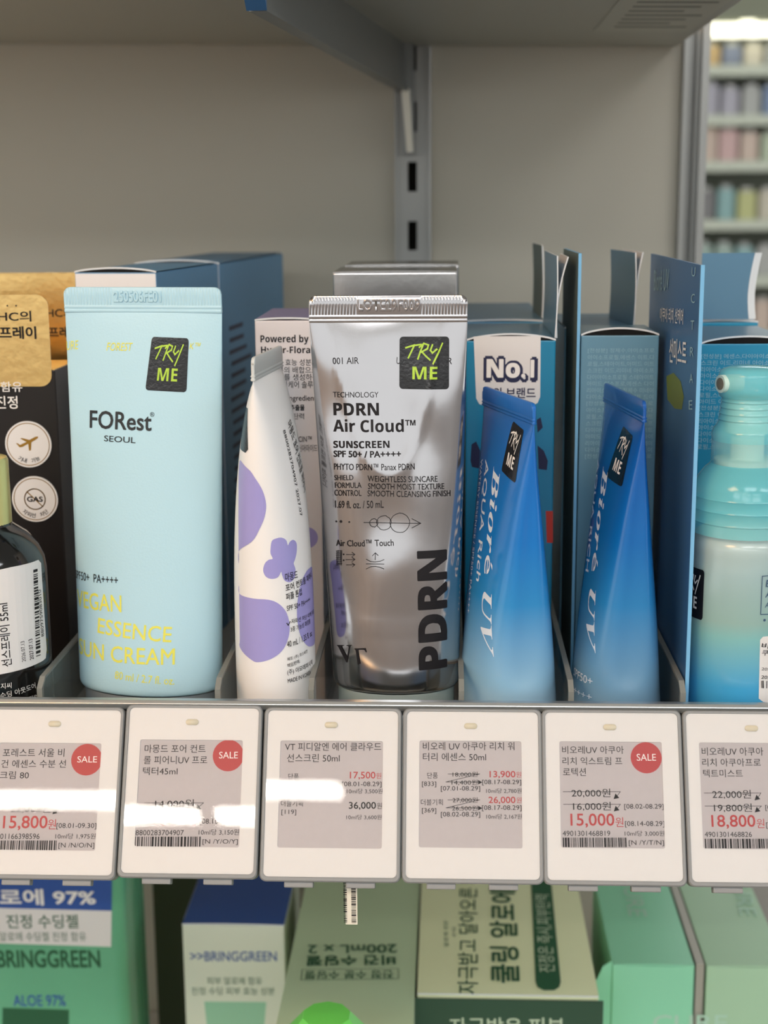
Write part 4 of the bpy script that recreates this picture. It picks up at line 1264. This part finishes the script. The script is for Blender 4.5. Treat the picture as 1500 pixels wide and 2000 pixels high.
# registered mark and the cut through the last letter of the logo
put_print([['t', '®', 3.6, 116.6, 5.2, 116.6, 1.6, 'dark']], tube_fn('forest'), t, step=2.2)

t, body = make_tube('silver', 'sunscreen_tube', 'shiny silver tube with black print and PDRN in big upright letters', 'tube_silver', 'tube_silver', 'cap_frost', lot=('LOTE29F009', .3, 22))
put_print(PRINT['silver'], tube_fn('silver'), t, step=1.6, base=.12, skip=('sticker',))
tester_sticker(stick(PRINT['silver']), lambda s, h, off: tube_pt('silver', s, h, off + .12), t, 'lime', 1.0)

t, body = make_tube('lilac', 'sunscreen_tube', 'slim white tube with lilac blobs, turned edge-on', 'tube_white', 'crimp_clear', 'tube_white', ribs=False)
put_print(PRINT['lilac'], tube_fn('lilac'), t, step=.8, base=.11)
for name, lab, bm_, sm_, cm_ in (('aqua_near', 'blue to white tube nearer the silver tube, turned side-on', 'tube_aqua', 'seal_aqua', 'cap_white'),
                                 ('aqua_far', 'deeper blue tube next to the mist bottle, turned side-on', 'tube_aqua_deep', 'seal_deep', 'cap_white')):
    t, body = make_tube(name, 'sunscreen_tube', lab, bm_, sm_, cm_, ribs=(name == 'aqua_near'))
    put_print(PRINT[name], tube_fn(name), t, step=1.6, skip=('sticker',))
    tester_sticker(stick(PRINT[name]), tube_fn(name), t, 'white', 1.6)

# ------------------------------------------------------------------ cartons
def carton(name, x0, y0, w, d, h, key, label, rz=0.0, group=None, front=None, top=None, base=FLOOR, lift=1.6, edge='carton_edge', pivot_right=False, right=None, left=None):
    """folding carton: body, tuck top flap that bows up at the front, its pale cut edge and the dark slit under it"""
    t = thing(name, (x0, y0, base), label, 'carton', group, rz)
    ox = -w if pivot_right else 0.0
    Geo().box(ox, ox + w, 0, d, 0, h - .8).obj('body', key, t, bevel=.5)
    n = 14
    V, E = [], []
    for k in range(n + 1):
        u = k / n
        z = h - .4 + lift * math.sin(math.pi * u) ** .7
        V.append((ox + w * u, .1, z))
    V += [(x, d - .3, h - .2) for x, _, _ in V[:n + 1]]
    F = [(k, k + 1, n + 2 + k, n + 1 + k) for k in range(n)]
    fl = mesh_obj('top_flap', V, F, top or key, t, smooth=True)
    g = Geo()
    for k in range(n):
        a, b = V[k], V[k + 1]
        g.add([(a[0], -.05, a[2] - .55), (b[0], -.05, b[2] - .55), (b[0], -.05, b[2] + .1), (a[0], -.05, a[2] + .1)], [(0, 1, 2, 3)])
    g.obj('flap_edge', edge, fl)
    if lift > .8:
        g = Geo()
        for k in range(n):
            a, b = V[k], V[k + 1]
            g.add([(a[0], .3, h - 1.2), (b[0], .3, h - 1.2), (b[0], .3, b[2] - .3), (a[0], .3, a[2] - .3)], [(0, 1, 2, 3)])
        g.obj('slit_shade', 'gap_shade', fl)  # near-black sheet paints the shade under the bowed flap
    if front:
        Geo().box(ox + .3, ox + w - .3, -.06, .1, .3, h - 1.3).obj('front_panel', front, t)
    if right:
        Geo().box(ox + w - .1, ox + w + .06, .4, d - .4, .3, h - 1.3).obj('side_panel', right, t)
    return t
flat = lambda x, y, off: (x, -off, y)

# black and gold cartons at the left
def gold_carton(x1, y0, w, label, z_top, z_gold):
    t = thing('hanging_carton', (x1, y0, FLOOR), label, 'carton', 'black and gold spray cartons')
    hb = z_gold - FLOOR
    Geo().box(-w, 0, 0, 34, 0, hb).obj('body', 'carton_black', t, bevel=.5)
    P = rounded_rect(-w + 2, -1.2, hb - 6, z_top - FLOOR, 4.2)
    g = Geo()
    g.prism(P, 'y', -.35, .1)
    g.obj('gold_header', 'gold_foil', t)
    Geo().box(-w + .4, -.2, .4, 33.6, hb - .2, hb + .25).obj('gold_top', 'gold_foil', t)
    return t
ga = gold_carton(-144.2, 520, 66, 'front black carton with a gold header at the left edge', -30.0, -57.5)
put_print(PRINT['ahc'], lambda x, y, off: (x - 65.8, -off - .38, y), ga)
gb = gold_carton(-149.5, 576, 52, 'second black carton with a gold header, behind the first', -31.6, -60.5)
put_print([['t', 'AHC의', -13, 143.5, 1.5, 143.5, 4.0, 'ink', 1], ['t', '스프레이', -13, 135.5, 3.5, 135.5, 4.4, 'ink', 2]], lambda x, y, off: (x - 3, -off - .38, y), gb)
gc = gold_carton(-147.0, 622, 56, 'third gold-topped carton peeking out at the back left', -26.5, -58.0)
for k, words in ((0, '기내 가능'), (1, '자외선 차단')):
    _, X, Y, Zc = PRINT['circ%d' % k][0]
    lx, lz = X + 144.2, Zc - FLOOR
    n = 44
    rim = mesh_obj('round_seal', [(lx + 8.7 * math.cos(2 * math.pi * i / n), -.5, lz + 8.7 * math.sin(2 * math.pi * i / n)) for i in range(n)] +
                   [(lx + 8.7 * math.cos(2 * math.pi * i / n), 0, lz + 8.7 * math.sin(2 * math.pi * i / n)) for i in range(n)],
                   [tuple(range(n))] + [(i, (i + 1) % n, n + (i + 1) % n, n + i) for i in range(n)], 'label', ga)
    g = Geo()
    def ring(r, w, m=44):
        return [(lx + r * math.cos(2 * math.pi * i / m), lz + r * math.sin(2 * math.pi * i / m)) for i in range(m + 1)], w
    for r, w in ((7.9, .28),) + (((3.9, .4),) if k else ()):
        V, F = shape_line(*ring(r, w))
        g.add([(p[0], -.56, p[1]) for p in V], F)
    if k:
        V, F = shape_line([(lx - 2.8, lz + 2.8), (lx + 2.8, lz - 2.8)], .4)
        g.add([(p[0], -.56, p[1]) for p in V], F)
        V, F = shape_text(['t', 'GAS', lx - 3.0, lz - 1.0, lx + 3.0, lz - 1.0, 2.0, 'ink', 2])
        mesh_obj('lettering', [(p[0], -.6 - p[2], p[1]) for p in V], F, 'ink', rim)
    else:
        PL = [(-4.6, -.3), (-3.9, -.4), (-3.1, -1.0), (-.6, .1), (-2.9, 1.4), (-2.2, 1.6), (.6, .9), (2.7, 2.0), (3.8, 2.2), (3.9, 1.7), (2.9, .9), (1.3, .0), (.9, -3.0), (.2, -3.2), (.0, -.6), (-2.3, -1.8), (-3.3, -1.9)]
        V, F = conform([(lx + a, lz + .8 + b) for a, b in PL], [tuple(range(len(PL)))], 2.0)
        g.add([(p[0], -.56, p[1]) for p in V], F)
    g.obj('gold_mark', 'gold_ink', rim)
    # curved caption along the lower rim
    chars = list(words)
    gc_ = Geo()
    for i, ch in enumerate(chars):
        if ch == ' ':
            continue
        a = math.radians(-90 + (i - (len(chars) - 1) / 2) * 15.5)
        cx_, cz_ = lx + 6.3 * math.cos(a), lz + 6.3 * math.sin(a)
        tx, tz = -math.sin(a), math.cos(a)
        V, F = shape_text(['t', ch, cx_ - tx * .8 + math.cos(a) * .8, cz_ - tz * .8 + math.sin(a) * .8, cx_ + tx * .8 + math.cos(a) * .8, cz_ + tz * .8 + math.sin(a) * .8, 1.75, 'ink', 1])
        gc_.add([(p[0], -.6 - p[2], p[1]) for p in V], F)
    mesh_obj('caption', gc_.V, gc_.F, 'ink', rim)

# black spray bottle with a pale gold cap
sp = thing('spray_bottle', (-157.8, 470, FLOOR), 'black spray bottle with a pale gold cap at the left edge', 'bottle')
b = Geo().lathe([(18.6, 0), (20.0, 1.2), (20.2, 4), (20.2, 66), (19.6, 70), (17.8, 74), (14.5, 78), (11.0, 80.5), (9.6, 81.5), (9.4, 83)], 64).obj('body', 'glass_black', sp)
auto_smooth(b, 40)
b = Geo().lathe([(9.4, 81.6), (9.5, 82.2), (9.5, 103.5), (9.0, 104.6), (6.0, 104.8), (5.8, 105.5), (5.8, 111.5), (5.2, 112.2)], 48).obj('cap', 'cap_gold', sp)
auto_smooth(b, 40)
cyl_fn = lambda Rr: (lambda s, h, off: ((Rr + off) * math.sin(s / Rr), -(Rr + off) * math.cos(s / Rr), h))
put_print(PRINT['ahcbottle'], cyl_fn(20.25), sp, step=2.2)
q0, q1 = PRINT['ahcbar'][0][1], PRINT['ahcbar'][1][1]
V, F = shape_bars(['b', q1[0][0] - .4, q0[0][1], q1[1][0] - 1.6, q0[1][1], 2.3, 21])
V, F = conform(V, F, 1.2)
mesh_obj('barcode', [cyl_fn(20.25)(p[0], p[1], .16) for p in V], F, 'ink', sp)

# sky blue cartons behind the pale blue tube
c1 = carton('tall_carton', -110.3, 545, 32.5, 84, 163.4, 'carton_sky', 'front sky blue carton with a white end, behind the pale blue tube', rz=-.124, front='carton_paper', pivot_right=True, lift=1.5, group='sky blue cartons')
c2 = carton('tall_carton', -99.7, 630.5, 38, 144, 163.2, 'carton_sky', 'rear sky blue carton, reaching back to the wall', rz=-.08, front='carton_paper', pivot_right=True, lift=1.5, group='sky blue cartons')
rnd = random.Random(4)
g = Geo()
for k in range(20):
    z = 132 - 5.4 * k
    g.box(.02, .12, 14 + rnd.random() * 4, 40 + rnd.random() * 24, z, z + 2.0)
g.obj('lettering', 'navy', c2)

# white carton behind the slim tube
c3 = carton('white_carton', -70, 520, 23.4, 56, 147, 'carton_white', 'white carton with bold black lettering behind the slim white tube', top='carton_lilac', lift=.7)
put_print(PRINT['mam_box'], flat, c3)
# silver cartons
c4 = carton('silver_carton', -43.8, 552, 47.2, 44, 162.4, 'carton_silver', 'front mirror silver carton behind the silver tube', lift=.3, group='silver cartons', edge='carton_silver')
c5 = carton('silver_carton', -42.6, 600, 47.0, 44, 163.0, 'carton_silver', 'rear mirror silver carton, behind the first silver one', lift=.3, group='silver cartons', edge='carton_silver')

def flap(parent, name, x0, x1, y0, y1, z0, z1, key, bow=0.0, top_dx=0.0, edge='carton_edge', th=.45):
    """upright card flap; x0 at its front, x1 at its back; bow bends it, top_dx leans it"""
    n, m = 8, 3
    V, F = [], []
    for s in (-th / 2, th / 2):
        for j in range(n + 1):
            v = j / n
            for k in range(m + 1):
                u = k / m
                V.append((x0 + (x1 - x0) * u + bow * math.sin(math.pi * v) + top_dx * v * v + s, y0 + (y1 - y0) * u, z0 + (z1 - z0) * v))
    c = (n + 1) * (m + 1)
    for s in (0, 1):
        for j in range(n):
            for k in range(m):
                a = s * c + j * (m + 1) + k
                F.append((a, a + 1, a + m + 2, a + m + 1))
    o = mesh_obj(name, V, F, key, parent, smooth=True)
    E = Geo()
    for j in range(n):
        a = j * (m + 1)
        E.add([V[a], V[c + a], V[c + a + m + 1], V[a + m + 1]], [(0, 1, 2, 3)])
    for k in range(m):
        a = n * (m + 1) + k
        E.add([V[a], V[a + 1], V[c + a + 1], V[c + a]], [(0, 1, 2, 3)])
    E.obj('flap_edge', edge, o)
    return o
TOPA = 139.0
cA = carton('blue_carton', 6.6, 525, 32.6, 72, TOPA, 'carton_teal', 'teal carton with a white No.1 panel, behind the nearer blue tube', top='flap_blue', lift=2.2, group='blue cartons')
put_print(PRINT['boxA'], flat, cA)
flap(cA, 'side_flap', 32.4, 32.4, .5, 68, TOPA, 168.4, 'flap_blue', bow=.5, top_dx=.3)
flap(cA, 'inner_flap', 33.0, 33.4, 1.0, 40, TOPA, 168.0, 'carton_paper', bow=-.6, top_dx=3.6)
cA2 = carton('blue_carton', 6.2, 600, 33.6, 110, TOPA + 1, 'carton_teal', 'teal carton standing behind the one with the No.1 panel', top='flap_blue', lift=.6, group='blue cartons')
flap(cA2, 'side_flap', 33.4, 32.0, 8, 52, TOPA + 1, 170.0, 'carton_inside', bow=.3, top_dx=-.4)
cB = carton('blue_carton', 48.0, 522, 28.0, 40, 141, 'carton_steelblue', 'steel blue carton printed with ingredients, behind the deeper blue tube', top='carton_steelblue', lift=2.4, group='blue cartons')
put_print(PRINT['boxB'], lambda x, y, off: (x - .7, -off, y), cB)
hb = flap(cB, 'side_panel', -1.0, -1.4, -1, 62, 0, 169.4, 'carton_inside', edge='edge_blue', th=1.1)
cB2 = carton('blue_carton', 45.6, 566, 27.0, 70, 140, 'carton_steelblue', 'steel blue carton behind the ingredients carton, its side flap standing up', top='flap_blue', lift=.6, group='blue cartons')
flap(cB2, 'side_flap', 26.8, 22.4, 0, 46, 140, 168.2, 'flap_blue', bow=.5)
flap(cB2, 'inner_flap', 27.2, 24.6, 1, 44, 140, 168.2, 'carton_paper', bow=-.3, top_dx=2.6)
cC = carton('blue_carton', 89.7, 514, 34.0, 70, 138.6, 'carton_cyan', 'cyan carton with a tall side panel, behind the mist bottle', top='flap_blue', lift=2.4, group='blue cartons')
put_print(PRINT['boxC'], flat, cC)
pc = thing('display_card', (79.2, 456, FLOOR), 'tall navy card standing edge-on to the left of the mist bottle', 'card')
Geo().box(-.55, .55, .6, 113, 0, 167.6).obj('board', 'carton_navy', pc)
Geo().box(-.6, .6, -.1, .6, 0, 167.7).obj('front_edge', 'edge_blue', pc)
put_print(PRINT['boxC_left'], lambda x, y, off: (-.55 - off, 113 - x, y), pc)
cC2 = carton('blue_carton', 98.0, 592, 28.0, 60, 140, 'carton_cyan', 'cyan carton behind the mist bottle carton, its end flap standing up', top='flap_blue', lift=.6, group='blue cartons')
bmv = Geo()
P = []
for j in range(9):
    v = j / 8
    P.append((23.0 + 4.4 * abs(v - .35) ** 1.6, 140.5 + 26.5 * v))
poly = [(4.0, 140.5), (4.2, 167.0)] + P[::-1]
bmv.prism(poly, 'y', -1.2, -.8)
bmv.obj('end_flap', 'flap_blue', cC2)
g = Geo()
for (a, z0), (b, z1) in zip(P[:-1], P[1:]):
    g.add([(a, -1.3, z0), (a + 3.2, .6, z0), (b + 3.2, .6, z1), (b, -1.3, z1)], [(0, 1, 2, 3)])
g.obj('flap_edge', 'carton_edge', cC2)

# mist bottle with an aqua pump
ms = thing('mist_bottle', (98.3, 470, FLOOR), 'frosted mist bottle with an aqua pump head at the right edge', 'bottle')
b = Geo().lathe([(16.2, 0), (17.7, 1.5), (18.1, 4), (18.1, 60), (18.0, 66), (17.2, 70), (16.9, 74), (17.0, 76), (16.2, 79), (12, 82), (8, 83)], 72).obj('body', 'bottle_mist', ms)
auto_smooth(b, 40)
prof = [(16.9, 80.2), (17.6, 80.4)]
for z in (84, 88, 92):
    prof += [(17.5 - (z - 80) * .03, z), (17.75 - (z - 80) * .03, z + .5), (17.5 - (z - 80) * .03, z + 1.0)]
prof += [(16.9, 95), (16.3, 96.5), (15.4, 98.5), (13.4, 101.2), (12.2, 102.2), (11.6, 103.0)]
b = Geo().lathe(prof, 72, closed=False).obj('collar', 'aqua_plastic', ms)
auto_smooth(b, 30)
b = Geo().lathe([(11.6, 102.6), (11.5, 110.8)], 56, closed=False).obj('neck_sleeve', 'aqua_clear', ms, smooth=True)
b = Geo().lathe([(10.5, 102.8), (10.6, 104.2), (5.4, 104.4), (5.3, 112.5), (7.6, 113.2), (7.0, 124.4), (4.0, 124.6)], 40).obj('pump_stem', 'pump_white', ms)
auto_smooth(b, 30)
prof = [(11.6, 110.6), (11.7, 112.8), (11.0, 114.6), (10.2, 115.4)]
for z in (117, 119, 121, 123):
    prof += [(9.6 - (z - 116) * .1, z), (9.85 - (z - 116) * .1, z + .5), (9.6 - (z - 116) * .1, z + 1)]
prof += [(8.9, 125.0)]
b = Geo().lathe(prof, 56, closed=False).obj('pump_skirt', 'aqua_plastic', ms)
auto_smooth(b, 30)
b = Geo().lathe([(9.3, 124.6), (9.9, 125.4), (10.2, 128), (10.2, 131.6), (9.6, 133.4), (7.2, 134.4), (3, 134.9)], 48, sx=1.0).obj('press_head', 'aqua_plastic', ms)
auto_smooth(b, 50)
nd = Vector((-.92, -.39, 0)).normalized()
nz = Geo().cyl(nd * 4 + Vector((0, 0, 129.4)), nd * 11.4 + Vector((0, 0, 129.4)), 2.9, 28).obj('nozzle', 'pump_white', ms)
auto_smooth(nz, 40)
Geo().cyl(nd * 11.3 + Vector((0, 0, 129.4)), nd * 11.5 + Vector((0, 0, 129.4)), 2.0, 24).obj('nozzle_hole', 'nozzle_dark', nz)
put_print(PRINT['spray'], cyl_fn(18.12), ms, step=2.0, skip=('sticker',))
q = stick(PRINT['spray'])
tester_sticker([(-28.5, 69), (-16.5, 69), (-16.5, 52), (-28.5, 52)], cyl_fn(18.12), ms, 'white', 2.0)

# ------------------------------------------------------------------ the shelf below: aloe cartons and tubes, farther back
TOPB = LTOP - LFLOOR
k_ = LOWK
dk = thing('dark_carton', (-118 * k_, 560 * k_, LFLOOR), 'dark green carton in the gap behind the white carton', 'carton')
Geo().box(-10, 46, 0, 60, 0, 150).obj('body', 'carton_olive', dk, bevel=.6)
Geo().box(-10.2, 46.2, -.3, 60.2, 150, 150.6).obj('top_flap', 'carton_olive', dk)
al = thing('aloe_pack', (-174 * k_, 470 * k_, LFLOOR), 'translucent green aloe gel pack with a blue and white label', 'gel pack')
g = Geo()
g.prism(rounded_rect(-30 * k_, 57.5 * k_, 0, 50, 7), 'z', 0, 190)
b = g.obj('body', 'aloe_green', al)
auto_smooth(b, 40)
put_print(PRINT['aloe'], flat, al)
cw = carton('aloe_carton', -99.3 * k_, 490 * k_, 38.4 * k_, 70, TOPB, 'carton_pale', 'white carton with a blue top under the second price tag', base=LFLOOR, top='carton_blue', lift=.4)
put_print(PRINT['carton'], flat, cw)
Geo().box(-.4, 0, 6, 66, 10, TOPB - 1).obj('side_panel', 'carton_paper', cw)
tw = carton('aloe_carton', -56 * k_, 415 * k_, 45.0 * k_, 150, TOPB, 'carton_sage', 'sage green twin pack with upside-down green lettering on top', base=LFLOOR, lift=.2)
put_print(PRINT['twin'], lambda x, y, off: (x, y, TOPB + .2 + off), tw)
cr_ = carton('aloe_carton', -10.1 * k_, 443 * k_, 61.4 * k_, 116, TOPB, 'carton_cream', 'cream green carton with sideways dark lettering', base=LFLOOR + .9, lift=.1)
put_print(PRINT['cream'], lambda x, y, off: (x, y, TOPB + .05 + off), cr_)
tr = thing('display_tray', (-12.3 * k_, 441 * k_, LFLOOR), 'dark green display tray holding the cream carton', 'tray')
wt = 65 * k_
Geo().box(0, wt, 0, .8, 0, TOPB - .6).obj('front_wall', 'carton_forest', tr)
Geo().box(0, .8, .8, 120, 0, 40).obj('side_wall', 'carton_forest', tr)
Geo().box(wt - .8, wt, .8, 120, 0, 40).obj('side_wall', 'carton_forest', tr)
Geo().box(.8, wt - .8, .8, 120, 0, .8).obj('tray_floor', 'carton_forest', tr)
put_print(PRINT['tray'], flat, tr)
for x0, w, key, lab, pk, pf in ((58.5, 28.6, 'carton_mint', 'mint green carton beside the cream one', 'mint', 'mintfront'), (91.4, 28.0, 'carton_dull', 'dull sage carton at the lower right corner', 'sage', None)):
    mc = carton('mint_carton', x0 * k_, 465 * k_, w * k_, 90, TOPB, key, lab, base=LFLOOR, lift=.6, edge=key, group='green cartons at the lower right')
    put_print(PRINT[pk], lambda x, y, off: (x, y, TOPB + .3 + off), mc)
    if pf:
        put_print(PRINT[pf], flat, mc)
        g = Geo()
        g.prism([(-.2, TOPB + 1), (-.2, TOPB - 62), (-7.5, TOPB - 62), (-9.8, TOPB - 30), (-8.4, TOPB - 12), (-4.4, TOPB - 2)], 'y', 1, 1.6)
        g.obj('ear_flap', 'carton_mint', mc)
gd = Geo().box(-1.8, 1.8, 0, 120, 0, LTOP - LFLOOR).obj('card_divider', 'shelf_steel', loc=(89.3 * k_, 466 * k_, LFLOOR))
tag(gd, 'grey upright strip between the mint and the sage cartons', 'divider')
lc_ = thing('lime_cap_bottle', (-47, 505, LFLOOR), 'bottle with a bright lime green faceted cap poking up at the bottom', 'bottle')
Geo().lathe([(15, 0), (17, 3), (17, 120), (12, 130)], 40).obj('body', 'aloe_green', lc_)
Geo().lathe([(17, 128), (18.5, 130), (20, 170), (19.6, 175), (9.5, 187), (0.5, 187.6)], 10).obj('cap', 'cap_lime', lc_)
# paper strip with a barcode hanging under the third tag
ps = thing('paper_strip', (-30.6, 421.5, -216), 'small printed paper strip hanging below the middle tag', 'paper strip')
Geo().box(-1.9, 1.9, 0, .15, -9, 8).obj('paper', 'paper', ps)
V, F = shape_bars(['b', -1.4, -8.4, -1.4, 6.5, 1.1, 3])
mesh_obj('barcode', [(x, -.06, z) for x, z in V], F, 'ink', ps)
V, F = shape_bars(['b', 1.5, -8.4, 1.5, 6.5, 1.5, 8])
mesh_obj('lettering', [(x, -.06, z) for x, z in V], F, 'ink', ps)

# ------------------------------------------------------------------ far aisle seen past the end of the bay
FY = 6000.0
fu = thing('display_unit', (1500, FY, -1350), 'blurred shelving unit across the aisle, top right', 'shelving')
Geo().box(-520, 700, 300, 330, 0, 2056).obj('back_panel', 'far_back', fu)
Geo().box(-520, -500, -20, 330, 0, 2040).obj('side_panel', 'far_frame', fu)
levels = [1350 + z for z in (542, 351, 172, -61, -288, -510)]
for z in levels:
    Geo().box(-499, 700, -10, 300, z - 40, z).obj('shelf', 'far_frame', fu)
Geo().box(-520, 700, -60, 330, 2056, 2260).obj('canopy', 'far_canopy', fu)
Geo().box(-496, 700, -50, -30, 1995, 2046).obj('light_bar', 'lamp_far', fu)
Geo().lathe([(24, 2036), (30, 2044), (30, 2056)], 24, cx=-322, cy=-20).obj('spot_light', 'lamp_far', fu)
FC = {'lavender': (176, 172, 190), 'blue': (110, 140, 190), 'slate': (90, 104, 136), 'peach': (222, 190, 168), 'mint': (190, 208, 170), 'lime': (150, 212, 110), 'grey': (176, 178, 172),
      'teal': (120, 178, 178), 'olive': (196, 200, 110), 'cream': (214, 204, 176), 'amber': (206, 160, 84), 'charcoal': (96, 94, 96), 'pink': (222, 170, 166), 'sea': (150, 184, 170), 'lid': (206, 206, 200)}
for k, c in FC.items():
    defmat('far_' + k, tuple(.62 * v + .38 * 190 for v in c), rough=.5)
rows = [['amber', 'slate', 'cream', 'grey', 'mint', 'slate', 'blue', 'grey', 'cream'], ['lavender', 'lavender', 'grey', 'blue', 'slate', 'blue', 'lavender', 'teal', 'grey'],
        ['peach', 'pink', 'peach', 'mint', 'lime', 'lime', 'mint', 'cream', 'peach'], ['charcoal', 'teal', 'olive', 'cream', 'peach', 'cream', 'olive', 'teal', 'cream'],
        ['sea', 'sea', 'teal', 'grey', 'teal', 'sea', 'slate', 'grey', 'sea'], ['cream', 'grey', 'mint', 'peach', 'pink', 'peach', 'cream', 'mint', 'grey']]
ORD = ('first', 'second', 'third', 'fourth', 'fifth', 'sixth')
def far_label(row, c, r):
    same = [i for i, q in enumerate(row) if q == row[c]]
    pos = '' if len(same) == 1 else ', the %s from the left' % ORD[same.index(c)]
    return 'blurred %s package on the %s far shelf from the top%s' % (row[c], ORD[r], pos)
rnd = random.Random(11)
for r, row in enumerate(rows):
    for c, k in enumerate(row):
        w = 66 + rnd.random() * 10
        h = (74 if r == 0 else 104) + rnd.random() * (8 if r == 0 else 30)
        x = 1500 - 490 + 84 * c + 38
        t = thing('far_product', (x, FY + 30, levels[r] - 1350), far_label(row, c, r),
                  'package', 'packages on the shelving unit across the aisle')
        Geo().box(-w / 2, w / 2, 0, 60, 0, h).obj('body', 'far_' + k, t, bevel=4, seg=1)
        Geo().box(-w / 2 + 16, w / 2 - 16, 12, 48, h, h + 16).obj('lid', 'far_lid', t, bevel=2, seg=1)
